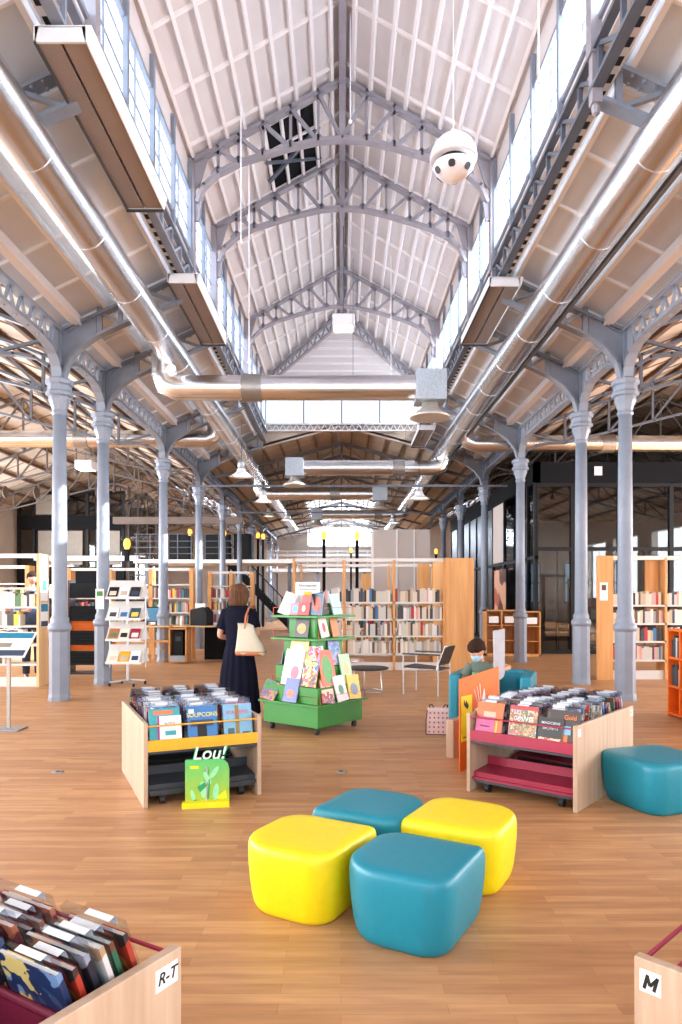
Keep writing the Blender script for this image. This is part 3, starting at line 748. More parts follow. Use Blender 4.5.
def low_unit(x0,x1,y,h,lab,nd=2):
    t=thing('low_shelf_unit',lab,'shelf unit',((x0+x1)/2,y,0)); w=(x1-x0)/2
    mb=MB(); mb.box(-w,-w+.03,0,.45,0,h).box(w-.03,w,0,.45,0,h).box(-w,w,.42,.45,0,h).box(-w,w,0,.45,h-.03,h).box(-w,w,0,.45,0,.06); mb.build('carcass',M['honey'],t)
    for k in range(1,nd): MB().box(-w+2*w*k/nd-.012,-w+2*w*k/nd+.012,0,.44,.06,h-.03).build('divider',M['honey'],t)
    for k in (1,2): MB().box(-w+.03,w-.03,.02,.42,h*k/3-.01,h*k/3+.01).build('shelf',M['honey'],t)
    for k in range(nd): MB().box(-w+2*w*(k+.2)/nd,-w+2*w*(k+.8)/nd,-.004,.05,h*.72,h*.86).build('label_card',M['paper'],t)
    return t
low_unit(3.62,4.42,17.5,1.15,'low open wooden shelf unit with white cards beside the glass room')
low_unit(4.5,4.95,17.35,1.12,'plain wooden cabinet against the corner of the glass room',1)
# partition box in the middle
mb=MB(); mb.box(1.12,3.06,24,26,0,3.78); struct(mb.build('wall_middle',M['wallg']))
mb=MB(); mb.box(1.9,1.94,23.98,24,0,3.78).box(2.5,2.53,23.98,24,0,3.78); struct(mb.build('trim_1',M['purlin']))
# ================================================================ left: glazed offices, gallery
t=thing('glazed_office','two-storey dark framed glazed office at the far left','glazed office',(0,0,0))
mb=MB(); mb.box(-13.9,-9.3,30,30.2,4.35,4.95).box(-13.9,-9.3,30,30.2,2.0,2.75).box(-13.9,-9.3,30,30.2,5.9,6.0); mb.build('fascia',M['blackm'],t)
for x in (-13.85,-13.2,-12.1,-10.9,-10.5,-9.35): MB().bar((x,30.1,0),(x,30.1,5.95),.12,.12).build('mullion',M['black'],t)
for x in (-12.7,-9.9): MB().bar((x,30.1,2.7),(x,30.1,4.4),.06,.06).build('mullion',M['black'],t)
mb=MB(); mb.box(-13.85,-9.35,30.12,30.13,0,5.9); mb.build('pane',M['glassb'],t)
mb=MB(); mb.box(-13.8,-9.4,33,33.1,0,5.9); mb.build('inner_wall',M['wallg'],t)
mb=MB(); mb.box(-13.0,-12.25,30.05,30.08,2.85,4.3).box(-10.4,-9.5,30.05,30.08,2.85,4.3).box(-11.9,-11.1,30.05,30.08,2.85,4.3).box(-13.1,-12.3,30.05,30.08,5.0,5.85); mb.build('reflection_panel',pm('beige_reflection',(150,144,136),.8),t)  # beige panels added before the glass, standing for pale reflections in it
mb=MB(); mb.box(-13.0,-8.6,29.6,30,3.0,3.2); mb.build('ledge',M['purlin'],t)
t=thing('arched_window_frame','tall dark arched glazed frame beside the far left office','window frame',(-8.55,30.2,0))
mb=MB(); pts=[(-.62,0),(-.62,4.9),(-.55,5.5),(-.3,5.8),(.15,5.85),(.45,5.6),(.6,5.1),(.62,0)]
mb.pline([(p[0],0,p[1]) for p in pts],.12,.12,up=(0,1,0)); 
for x in (-.2,.2): mb.bar((x,0,0),(x,0,5.75),.05)
for z in (1.2,2.4,3.6,4.8): mb.bar((-.6,0,z),(.6,0,z),.05)
mb.build('frame',M['frame'],t); MB().box(-.58,.58,.02,.03,0,5.3).build('pane',M['glassb'],t)
# gallery
t=thing('gallery_deck','white-edged gallery deck carried over the far left of the hall','gallery',(0,0,0))
mb=MB(); mb.box(-8.3,-1.9,28.0,31,2.82,2.96); mb.build('deck',M['purlin'],t)
mb=MB()
for x in [-8.2+.55*k for k in range(8)]: mb.bar((x,28.05,2.96),(x,28.05,3.98),.035)
for z in (3.2,3.45,3.7,3.98): mb.bar((-8.3,28.05,z),(-4.3,28.05,z),.025)
mb.build('railing',M['iron2'],t)
for x in (-7.9,-4.9,-2.1): MB().bar((x,28.5,0),(x,28.5,2.82),.14).build('post',M['iron2'],t)
def cab(x0,x1,y,lab,z0=2.97,z1=4.05):
    t=MB().box(x0,x1,y,y+.5,z0,z1).build('gallery_cabinet',M['blackm'],None,bevel=.01); tag(t,lab,'cabinet')
    d=MB(); d.box(x0+.04,(x0+x1)/2-.01,y-.02,y,z0+.05,z1-.05).box((x0+x1)/2+.01,x1-.04,y-.02,y,z0+.05,z1-.05); d.build('door',M['black'],t)
cab(-7.0,-6.15,28.5,'first dark cabinet from the left on the gallery'); cab(-5.6,-4.55,28.6,'second dark cabinet from the left on the gallery'); cab(-4.4,-3.7,28.7,'third dark cabinet from the left on the gallery')
def lamp_post(px,py,Y,lab,zb=0,s=1):
    s*=.72
    x=(px-341)*Y/700; z=1.5+(596-py)*Y/700
    t=thing('lantern_lamp',lab,'lamp',(x,Y,z),0,'amber lantern lamps across the far hall')
    mb=MB(); mb.lathe([(.06*s,-.16*s),(.1*s,-.08*s),(.13*s,.04*s),(.1*s,.18*s),(.05*s,.22*s)],10); mb.build('glass_shade',M['lampy'],t)
    mb=MB(); mb.bar((0,0,zb-z),(0,0,-.16*s),.14*s).lathe([(.14*s,-.2*s),(.1*s,-.15*s)],10); mb.build('post',M['blackm'],t)
for a in ((127,545,28,'largest amber lamp, beside the dark office on the left',2.9,1.6),(190,533,28.3,'amber lamp above the second gallery cabinet',2.9),(224,534,27.6,'amber lamp at the right part of the gallery',0),(237,539,30,'small amber lamp right of the gallery cabinets',2.9,.9),(229,549,32,'low amber lamp behind the gallery rail',0,.9),
          (258,536,33,'paired amber lamp left of the centre, left one',0),(263,537,34,'paired amber lamp left of the centre, right one',0),(324,536,30,'amber lamp on a black post left of the centre',0,1.3),(357,537,29,'amber lamp on a black post right of the centre',0,1.3),(351,551,38,'dim amber lamp low behind the centre post',0),
          (444,540,33,'amber lamp right of the beige partition',0),(436,552,36,'lower amber lamp right of the beige partition',0)):
    lamp_post(*a)
# far gallery across the nave end
t=thing('far_gallery','far white gallery with pale railings across the end of the nave','gallery',(0,0,0))
mb=MB(); mb.box(-4.5,4.5,42,44,2.95,3.15).box(-4.5,4.5,46,47,4.1,4.25); mb.build('deck',M['purlin'],t)
mb=MB()
for x in [-4.4+.6*k for k in range(15)]: mb.bar((x,42.05,3.1),(x,42.05,4.2),.04)
for z in (3.4,3.7,4.0,4.2): mb.bar((-4.5,42.05,z),(4.5,42.05,z),.04)
mb.build('railing',M['purlin'],t)
for x in (-4,-1.4,1.4,4): MB().bar((x,42.2,0),(x,42.2,2.95),.16).build('post',M['iron'],t)
# dark stair left of centre
t=thing('open_stair','dark open staircase rising left of the nave far back','staircase',(-3.4,30,0),0)
mb=MB(); mb.bar((-1.4,0,2.9),(1.3,0,.1),.08,.25).bar((-1.4,1,2.9),(1.3,1,.1),.08,.25); mb.build('stringer',M['blackm'],t)
mb=MB()
for k in range(14): mb.box(-1.4+.19*k,-1.4+.19*k+.24,0,1,2.8-.2*k,2.84-.2*k)
mb.build('tread',M['blackm'],t)
mb=MB(); mb.bar((-1.4,0,3.8),(1.3,0,1.0),.05); 
for k in range(8): mb.bar((-1.3+.36*k,0,2.8-.373*k),(-1.3+.36*k,0,3.7-.373*k),.03)
mb.build('handrail',M['black'],t)
# ================================================================ bookcases
BOOKS=[]   # (x,y,z,w,d,h,color index,label, rot)
def bookcase(name,lab,x,y,rz,bays,bw,shelves,H=2.22,depth=.32,side=M['honey'],endw=.34,rail=True,plinth=.16,ends=(1,1),group=None,top=None,upw=.04,panel=None):
    """front faces local -y; origin at the left front corner"""
    t=thing(name,lab,'bookcase',(x,y,0),rz,group)
    W=bays*bw
    for k in range(bays+1):
        if k in (0,bays) and not ends[0 if k==0 else 1]: continue
        MB().box(k*bw-upw/2,k*bw+upw/2,0,depth,0,H if (k in(0,bays)) else H-.03).build('side_panel',side,t)
    for z in shelves: MB().box(.02,W-.02,.0,depth-.01,z-.03,z).build('shelf',M['shelfw'],t)
    if rail: MB().box(0,W,.02,.1,H-.07,H).build('top_rail',M['shelfw'],t)
    MB().box(0,W,.05,.07,0,plinth).build('plinth',M['shelfw'],t)
    if panel: MB().box(0.02,W-.02,depth-.02,depth-.005,plinth,panel).build('back_panel',M['shelfw'],t)
    return t
def row(rng,x0,x1,y,z,hmax,where,base=0,thick=(.028,.055),pal=None,rz=0,d=.2):
    specs=[];x=x0
    while x<x1-.02:
        w=rng.uniform(*thick)
        if x+w>x1: break
        h=min(hmax,rng.choice((.19,.21,.22,.235,.25)))*rng.uniform(.96,1.02)
        c=rng.choice(pal or PAL)
        if rng.random()<.035 : x+=w*1.5; continue
        specs.append((x,w,h,c)); x+=w+.0015
    for k,(x,w,h,c) in enumerate(specs):
        if 'middle bookcase' in where: h=min(.3,h*1.12)
        nm=BKC[c][0]; size='tall' if h>.235 else ('short' if h<.2 else 'upright')
        BOOKS.append([x,y,z,w,d*rng.uniform(.8,1),h,c,'%s %s book, %s from left, %s'%(size,nm,ORD[k] if k<len(ORD) else 'last',where),where])
PAL=[0,1,1,2,2,3,0,4,5,5,6,9,13,7,1,2,3,0,14,8,0,1]
PALW=[0,1,1,2,1,2,3,4,8,11,10,1,5]
PALD=[5,13,9,7,6,0,1,2,3,4,5,8]
rg=random.Random(11)
SH=[.38,.70,1.01,1.325]
bookcase('bookcase','white-shelved bookcase with pale wooden end panel at the left edge','x' and -8.0,11.54,0,3,1.0,SH+[1.64],2.2,side=M['honeyl'],depth=.4,panel=None)
names={0:'bottom shelf',1:'on the third shelf',2:'on the second shelf',3:'top shelf'}
for i,z in enumerate(SH):
    if i==0: row(rg,-5.85,-5.55,11.58,z,.25,'bottom shelf of left-edge bookcase',pal=PALW)
    elif i==1: row(rg,-5.9,-5.22,11.58,z,.25,'third shelf down, left-edge bookcase',pal=PALW)
    elif i==2: row(rg,-5.92,-5.28,11.58,z,.25,'second shelf down, left-edge bookcase',pal=[1,2,4,1,2,5,11,3])
    else: row(rg,-5.95,-5.03,11.58,z,.26,'top shelf, left-edge bookcase',pal=PALW+[7])
# papers on its end panel
for z0,z1,mm,l in ((1.42,1.8,'paper','pale notice with a picture, upper one on the left bookcase end'),(.98,1.38,'paperb','blue and navy notice, lower one on the left bookcase end')):
    mb=MB(); mb.box(-4.979,-4.975,11.6,11.88,z0,z1); o=mb.build('notice',[M['paper']]); tag(o,l,'notice')
    if mm=='paperb':
        MB().box(-4.974,-4.971,11.61,11.87,1.24,1.37).build('heading_block',M['paperb'],o); MB().box(-4.974,-4.971,11.61,11.87,.99,1.08).build('footer_block',M['papern'],o)
    else: MB().box(-4.974,-4.971,11.65,11.82,1.6,1.76).build('picture',M['screen'],o)
# right bookcase
SHR=[.355,.69,1.01,1.34]
bookcase('bookcase','honey wood and white bookcase standing behind the nearest right columns','x' and 4.86,12.55,0,3,.97,SHR,2.22,depth=.36)
MB()
mb=MB(); mb.box(4.58,4.84,12.5,12.56,0,2.22); o=mb.build('end_panel',M['honey']); tag(o,'tall honey wood panel at the left end of the right bookcase','panel',kind='thing')
mb=MB(); mb.box(4.62,4.76,12.49,12.498,1.42,1.74); o=mb.build('notice',M['paper']); tag(o,'white notice pinned on the right bookcase end panel','notice'); MB().box(4.65,4.73,12.486,12.489,1.6,1.7).build('picture',M['poster'],o)
mb=MB(); mb.box(5.55,5.78,12.75,12.8,1.0,2.2); o=mb.build('divider_panel',M['honey']); tag(o,'upright honey wood board between the bays of the right bookcase','panel',kind='thing')
for i,z in enumerate(SHR):
    w=('bottom shelf','third shelf down','second shelf down','top shelf')[i]
    row(rg,4.9,5.8,12.6,z,.26,w+', left bay of right bookcase',thick=(.03,.06)); row(rg,5.86,6.25,12.6,z,.26,w+', edge bay of right bookcase',thick=(.03,.06))
# central bookcase: three bays between thin uprights, plus the tall double-sided case at its right end
SHC=[.345,.70,1.035,1.38]
bookcase('bookcase','long open bookcase with white shelves and thin wooden uprights in the middle','x' and -.95,14.1,0,3,1.01,SHC,2.26,depth=.36,ends=(1,1),upw=.05)
bookcase('bookcase','open bookcase standing behind the long middle one','x' and -1.0,17.5,0,3,1.1,[.38,.7,1.02,1.34],2.3,depth=.3)
mb=MB(); mb.box(2.1,2.66,14.0,14.05,0,2.26).box(2.1,2.14,14.05,16,0,2.26).box(2.62,2.66,14.05,16,0,2.26).box(2.14,2.62,14.05,16,.1,.14).box(2.14,2.62,14.05,16,1.2,1.24)
o=mb.build('tall_cabinet',M['honey']); tag(o,'tall honey wood case at the right end of the middle bookcase','cabinet')
mb=MB(); mb.box(1.82,2.1,16.6,16.66,0,2.26); o=mb.build('end_panel',M['honey']); tag(o,'wooden end panel seen behind the right bay of the middle bookcase','panel',kind='thing')
mb=MB(); mb.box(.55,.82,19.0,19.05,0,2.1); o=mb.build('end_panel',M['honey']); tag(o,'narrow wooden end panel seen over the middle bookcase','panel',kind='thing')
for b,(x0,x1) in enumerate(((1.11,2.04),(.1,1.03),(-.9,.02))):
    for i,z in reversed(list(enumerate(SHC))):
        w=('bottom shelf','third shelf down','second shelf down','top shelf')[i]
        row(rg,x0,x1,14.15,z,.3,w+', %s bay of middle bookcase'%('right','centre','left')[b],thick=(.03,.06),pal=[0,1,1,2,3,2,4,0,3,9] if i==0 else PAL)
# make the books
ub=MB(); ub.smooth=False
ub.box(0,1,.0,.06,0,1); ub.box(0,.09,.06,1,0,1); ub.box(.91,1,.06,1,0,1); ub.m=1; ub.box(.09,.91,.06,.97,.02,.97)
BME=ub.mesh('book',[BKM[0],M['pages']])
for k,(x,y,z,w,d,h,c,lab,wh) in enumerate(BOOKS[:298]):
    o=bpy.data.objects.new('book',BME); COL.objects.link(o); o.location=(x,y,z+.001); o.scale=(w,d,h)
    o.material_slots[0].link='OBJECT'; o.material_slots[0].material=BKM[c]
    tag(o,lab,'book','books '+wh)
mb=MB()
for (x,y,z,w,d,h,c,lab,wh) in BOOKS[298:]:
    mb.m=c; mb.box(x,x+w,y,y+d,z+.001,z+h)
for x0 in (-.95,.15,1.25):
    for z in (.38,.7,1.02,1.34): simple_rows(mb,x0,x0+1.0,17.54,z,.26,rg)
for x0 in (.1,):
    pass
o=mb.build('far_books',BKM); tag(o,'remaining rows of mixed books in the middle bookcases','books',kind='stuff')
# far left bookcases
LAB=['first','second','third','fourth','fifth','sixth']
mb=MB()
for k,(x0,Y,bays,bw) in enumerate(((-7.0,18.0,3,1.05),(-3.95+.1,20.5,2,.62),(-9.6,16.5,2,1.1))):
    bookcase('bookcase','wooden bookcase with white shelves behind the left columns, %s from the nave'%('middle','nearest','farthest')[k],x0,Y,0,bays,bw,[.35,.72,1.08,1.45,1.8],2.22,side=M['honey'],upw=.1,group='bookcases behind the left columns')
    for b in range(bays):
        for z in (.35,.72,1.08,1.45): simple_rows(mb,x0+b*bw+.07,x0+(b+1)*bw-.07,Y+.04,z,.28,rg)
o=mb.build('far_books',BKM); tag(o,'mixed books on the bookcases behind the left columns','books',kind='stuff')
# orange cube shelf at the right edge (opens towards the nave)
t=thing('cube_shelf','orange cube shelf with dark books at the right edge','shelf',(4.1,8.79,0))
H=1.09; mb=MB()
mb.box(0,.4,-1.24,-1.215,.0,H).box(0,.4,-.025,0,0,H).box(0,.4,-1.24,0,H-.025,H).box(0,.4,-1.24,0,.03,.055).box(.38,.4,-1.24,0,0,H); mb.build('carcass',M['orange'],t)
for k in (1,2,3): MB().box(0,.38,-.31*k-.012,-.31*k+.012,.05,H-.02).build('divider',M['orange'],t)
for z in (.38,.73): MB().box(0,.38,-1.22,-.02,z-.012,z+.012).build('shelf',M['orange'],t)
n=0
for z in (.74,.392):
    y=-.04; k=0
    while y>-.95:
        if abs((y%.31))<.0: pass
        w=rg.uniform(.018,.04); 
        if any(y-w< -.31*j+.014 < y+.03 for j in (1,2,3)): y-=.045; continue
        o=bpy.data.objects.new('book',BME); COL.objects.link(o); o.rotation_euler=(0,0,R(-90)); o.location=(4.13,8.79+y,z+.001); o.scale=(w,.2,rg.uniform(.2,.27))
        o.material_slots[0].link='OBJECT'; o.material_slots[0].material=BKM[rg.choice([5,5,13,9,2,6,13])]
        tag(o,'dark book, %s from the far end, %s level of orange shelf'%(ORD[k],'upper' if z>.7 else 'middle'),'book','books in the orange cube shelf'); y-=w+.002; k+=1
# ================================================================ desk area on the left
t=thing('reception_desk','wooden work desk with black front panel left of the woman','desk',(-3.4,15.7,0))
mb=MB(); mb.box(-1.05,.55,0,.75,.80,.83); mb.build('desktop',M['honeyl'],t)
mb=MB(); mb.box(.2,1.0,.1,.7,.80,.83); mb.build('desktop',M['honeyl'],t)
MB().box(.22,.95,.6,.63,.02,.78).build('front_panel',M['blackm'],t)
for x,y in ((-1.0,.05),(-1.0,.7),(-.05,.05),(-.05,.7)): MB().box(x-.035,x+.035,y-.03,y+.03,0,.8).build('leg',M['honey'],t)
mb=MB(); mb.box(-.7,-.66,.1,.6,.3,.36).box(-.95,-.3,.1,.14,.45,.5); mb.build('stretcher',M['honey'],t)
t=thing('computer_housing','wooden box on the floor holding a black computer under the desk','computer',(-3.62,15.5,0))
mb=MB(); mb.box(-.2,-.17,0,.5,.05,.82).box(.17,.2,0,.5,.05,.82).box(-.2,.2,0,.5,.03,.06).box(-.2,.2,0,.5,.76,.79).box(-.2,.2,.48,.5,.05,.79); mb.build('housing',M['honey'],t)
mb=MB(); mb.box(-.11,.11,.05,.45,.17,.72); mb.build('computer_tower',M['black'],t,bevel=.01)
MB().box(-.17,.17,-.01,.0,.06,.18).build('vent_grille',M['galv2'],t)
MB().box(-.06,.06,.04,.05,.5,.6).build('drive_bay',M['tray'],t)
t=thing('monitor','desktop monitor with blue screen on the wooden desk','monitor',(-4.2,15.95,.83),R(8))
mb=MB(); mb.box(-.26,.26,0,.03,.08,.42); mb.build('bezel',M['black'],t,bevel=.005); MB().box(-.245,.245,-.004,0,.1,.4).build('screen',M['screen'],t)
MB().box(-.03,.03,.02,.05,.01,.2).box(-.12,.12,-.05,.12,0,.012).build('stand',M['black'],t)
t=thing('printer','black desktop printer with paper standing on the wooden desk','printer',(-3.25,15.9,.83),R(-15))
mb=MB(); mb.prism([(-.2,0),(.22,0),(.22,.3),(.1,.42),(-.2,.36)],'y',0,.35); mb.build('body',M['black'],t,bevel=.01)
MB().box(-.12,.12,.1,.14,.38,.5).build('paper_sheet',M['paper'],t)
t=thing('bottle','small white pump bottle on the wooden desk','bottle',(-3.62,15.9,.83))
mb=MB(); mb.lathe([(.04,0),(.042,.14),(.02,.17),(.015,.2)],14); mb.build('body',M['paper'],t); MB().box(-.03,.01,-.01,.01,.2,.22).build('pump',M['paper'],t)
for x,h,c,l in ((-4.75,.1,0,'flat stack of papers at the left end of the desk'),(-2.8,.06,4,'low paper stack near the right end of the desk')):
    mb=MB(); 
    for k in range(5): mb.box(x-.12+.006*k,x+.12+.004*k,15.98,16.2,.831+h*k/5,.83+h*(k+.9)/5)
    if x<-4.4: mb=MB().box(-4.42,-4.2+.0,16.25,16.4,.831,.9)
    tag(mb.build('paper_stack',M['paper']),l,'papers')
# slatted black display rack between the two nearest left columns
t=thing('black_display_rack','black slatted display rack behind the two nearest left columns','display rack',(-4.95,13.5,0))
for z0,z1 in ((.17,.44),(.56,.83),(1.02,1.31),(1.46,1.75)):
    mb=MB(); mb.box(-.3,.3,0,.02,z0,z1)
    for k in range(4): mb.box(-.3,.3,-.02,0,z0+.02+(z1-z0)*k/4,z0+.03+(z1-z0)*k/4)
    mb.build('slatted_panel',M['black'],t)
mb=MB(); mb.box(-.31,-.28,-.02,.3,0,1.8).box(.28,.31,-.02,.3,0,1.8).box(-.3,.3,-.1,.3,.0,.03); mb.build('frame',M['tray'],t)
MB().box(-.28,.28,.05,.06,.83,1.02).build('orange_backing',M['orboard'],t)
MB().box(-.28,.28,.05,.06,.44,.56).build('orange_backing',M['orboard'],t)
# magazine carousel
t=thing('magazine_stand','wheeled magazine stand with four sloping white trays beside the second left column','magazine stand',(-3.58,11.75,0))
mb=MB(); mb.tube([(0,0,.08),(0,0,1.6)],.025,12).tube([(-.3,0,.3),(-.3,0,1.5)],.012,8).tube([(.3,0,.3),(.3,0,1.5)],.012,8); mb.build('pole',M['steel'],t)
for k in range(4):
    a=R(35+90*k); q=MB(); q.bar((0,0,.1),(.3*math.cos(a),.3*math.sin(a),.07),.04,.025); q.build('foot',M['steel'],t)
    q=MB(); q.tube([(.3*math.cos(a)-.012,.3*math.sin(a),.03),(.3*math.cos(a)+.012,.3*math.sin(a),.03)],.03,12); q.build('castor',M['rubber'],t)
tz=[1.46,1.11,.77,.39]
for z in tz:
    q=MB(); q.prism([(-.24,z),(-.23,z),(-.0,z+.27),(.23,z),(.24,z),(.0,z+.3)],'x',-.29,.29); q.box(-.29,.29,-.27,-.24,z-.01,z+.03); q.box(-.29,.29,.24,.27,z-.01,z+.03)
    for s in (-1,1): q.prism([(-.24,z),(.24,z),(0,z+.29)],'x',s*.29-.004,s*.29+.004)
    q.build('tray',M['shelfw'],t)
mags=[('dark','black',0,0),('white','paper',0,1),('black and white','ink',0,2),('white','paper',1,0),('pale grey','tagw',1,1),('dark','papern',1,2),('brown','tan',2,0),('pale yellow','pages',2,1),('red and white','crim',2,2),('cream','pages',3,0),('yellow','ambf',3,1),('white','paper',3,2)]
for (c,mm,r_,k) in mags:
    z=tz[r_]; q=MB(Matrix.Translation((-3.58-.18+.18*k,11.75-.262,z+.01))@Matrix.Rotation(R(-40),4,'X'))
    q.box(-.08,.08,-.006,.0,0,.23); o=q.build('magazine',[M[mm]]); tag(o,'%s magazine, %s from left, %s tray of the wheeled stand'%(c,ORD[k],('top','second','third','bottom')[r_]),'magazine','magazines on the wheeled stand')
    q=MB(Matrix.Translation((-3.58-.18+.18*k,11.75-.262,z+.01))@Matrix.Rotation(R(-40),4,'X')); q.box(-.055,.055,-.0085,-.0062,.05,.14); q.build('cover_picture',BKM[(k*3+r_*5)%15],o)
mb=MB(); mb.box(-4.13,-3.99,11.775,11.785,1.28,1.62); o=mb.build('notice',M['paper']); tag(o,'white notice fixed on the second left column','notice'); MB().box(-4.11,-4.01,11.77,11.774,1.5,1.58).build('picture',M['green'],o)
# info lectern
t=thing('information_stand','slim grey stand with a sloping blue and white panel, left edge','information stand',(-3.73,7.86,0))
mb=MB(); mb.box(-.3,.16,-.13,.13,0,.018); mb.build('base_plate',M['galv2'],t,bevel=.005); MB().bar((0,0,.01),(0,0,.9),.035).build('pole',M['diff'],t)
q0=Matrix.Translation((-.06,0,.95))@Matrix.Rotation(R(38),4,'X')
MB(q0).box(-.31,.31,-.21,.21,0,.012).build('panel',M['paper'],t)
MB(q0).box(-.29,.29,.1,.19,.012,.015).build('heading_block',M['paperb'],t); MB(q0).box(-.29,.29,-.19,-.1,.012,.015).build('footer_block',M['papern'],t)
MB(q0).box(-.16,.1,-.05,.02,.012,.014).build('figure_drawing',M['heatb'],t)
def words(s,size,mat,mw,parent,name='lettering',ext=.0006,shear=0,align='CENTER'):
    cu=bpy.data.curves.new('lettering','FONT'); cu.body=s; cu.size=size; cu.extrude=ext; cu.align_x=align; cu.align_y='CENTER'; cu.shear=shear; cu.offset=size*(.014 if s=='R-T' else .004)
    o=bpy.data.objects.new('tmp',cu); COL.objects.link(o); bpy.context.view_layer.update()
    me=bpy.data.meshes.new_from_object(o.evaluated_get(bpy.context.evaluated_depsgraph_get())); bpy.data.objects.remove(o)
    me.materials.clear(); me.materials.append(mat)
    r=bpy.data.objects.new(name,me); COL.objects.link(r); r.parent=parent; r.matrix_local=mw; return r
# ================================================================ stools
def outline(s,rad,n=7):
    """rad for corners (+,+),(-,+),(-,-),(+,-); counter-clockwise"""
    h=s/2; pts=[]
    for (sx,sy,a0),r in zip(((1,1,0),(-1,1,90),(-1,-1,180),(1,-1,270)),rad):
        cx,cy=sx*(h-r),sy*(h-r)
        for k in range(n):
            a=R(a0+90*k/(n-1)); pts.append((cx+r*math.cos(a),cy+r*math.sin(a)))
    return pts
def stool(x,y,rz,mat,lab,rad=(.025,.13,.2,.13),s=.525,H=.335):
    t=MB(); o0=outline(s,rad); rings=[]
    prof=[(0,.83),(.010,.865),(.03,.9),(.07,.935),(.14,.97),(.22,.996),(.285,1.0),(.308,.992),(.322,.975),(.331,.952),(.336,.92),(.339,.7),(.340,.3)]
    for z,k in prof: rings.append([(p[0]*k,p[1]*k,z*H/.335) for p in o0])
    t.loft(rings); o=t.build('cube_stool',mat); o.location=(x,y,0); o.rotation_euler=(0,0,rz); o.data.shade_smooth()
    tag(o,lab,'stool','soft petal-shaped cube stools')
    g=MB(); g.loft([[(p[0]*.78,p[1]*.78,0) for p in o0],[(p[0]*.78,p[1]*.78,.008) for p in o0]]); g.build('glide',M['rubber'],o)
    return o
TH=R(-29)
stool(-.168,3.442,TH,M['yel'],'yellow cube stool at the left of the group of four')
stool(.322,3.160,TH,M['teal'],'teal cube stool at the front of the group of four')
stool(.190,3.955,TH+R(180),M['teal'],'teal cube stool at the back of the group of four')
stool(.660,3.759,TH+R(180),M['yel'],'yellow cube stool at the right of the group of four')
stool(2.28,5.06,R(20),M['teal'],'teal cube stool against the right comic bin, cut by the edge',(.12,.12,.12,.1),.60,.355)
# ================================================================ comic bins
SLEEVE=MB(); SLEEVE.box(-.115,.115,-.011,.011,.0,.335); SLM=SLEEVE.mesh('plastic_sleeve',[M['sleeve']])
tg=MB(); tg.box(-.075,.02,-.0125,-.0115,.31,.33).box(-.075,.02,-.009,.009,.335,.3365); TGM=tg.mesh('title_tag',[M['tagw']])
am=MB(); am.box(-.11,.11,-.007,-.0055,0,.3).box(-.11,.11,.0055,.007,0,.3).box(-.11,-.1085,-.0055,.0055,0,.3); am.m=1; am.box(-.1085,.107,-.0055,.0055,.003,.297)
AME=am.mesh('comic_album',[M['ink'],M['pages']])
CV=[cover('cover_a',[(190,60,40),(230,160,60),(60,50,50),(220,200,170)],14),cover('cover_b',[(40,110,170),(90,160,210),(230,230,220),(40,50,70)],14),
    cover('cover_c',[(60,110,80),(200,190,90),(120,70,50),(230,220,200)],14),cover('cover_d',[(150,40,60),(60,30,40),(220,130,90),(240,210,190)],14),
    cover('cover_e',[(40,40,50),(90,90,100),(160,160,170),(200,120,60)],14),cover('cover_f',[(230,220,210),(190,210,220),(200,160,120),(120,140,160)],14),
    cover('cover_g',[(30,50,90),(60,80,120),(120,150,190),(230,200,120)],14),cover('cover_h',[(120,70,140),(220,180,60),(60,130,150),(200,60,60)],14)]
BW,BD,BH=.866,.6,.6
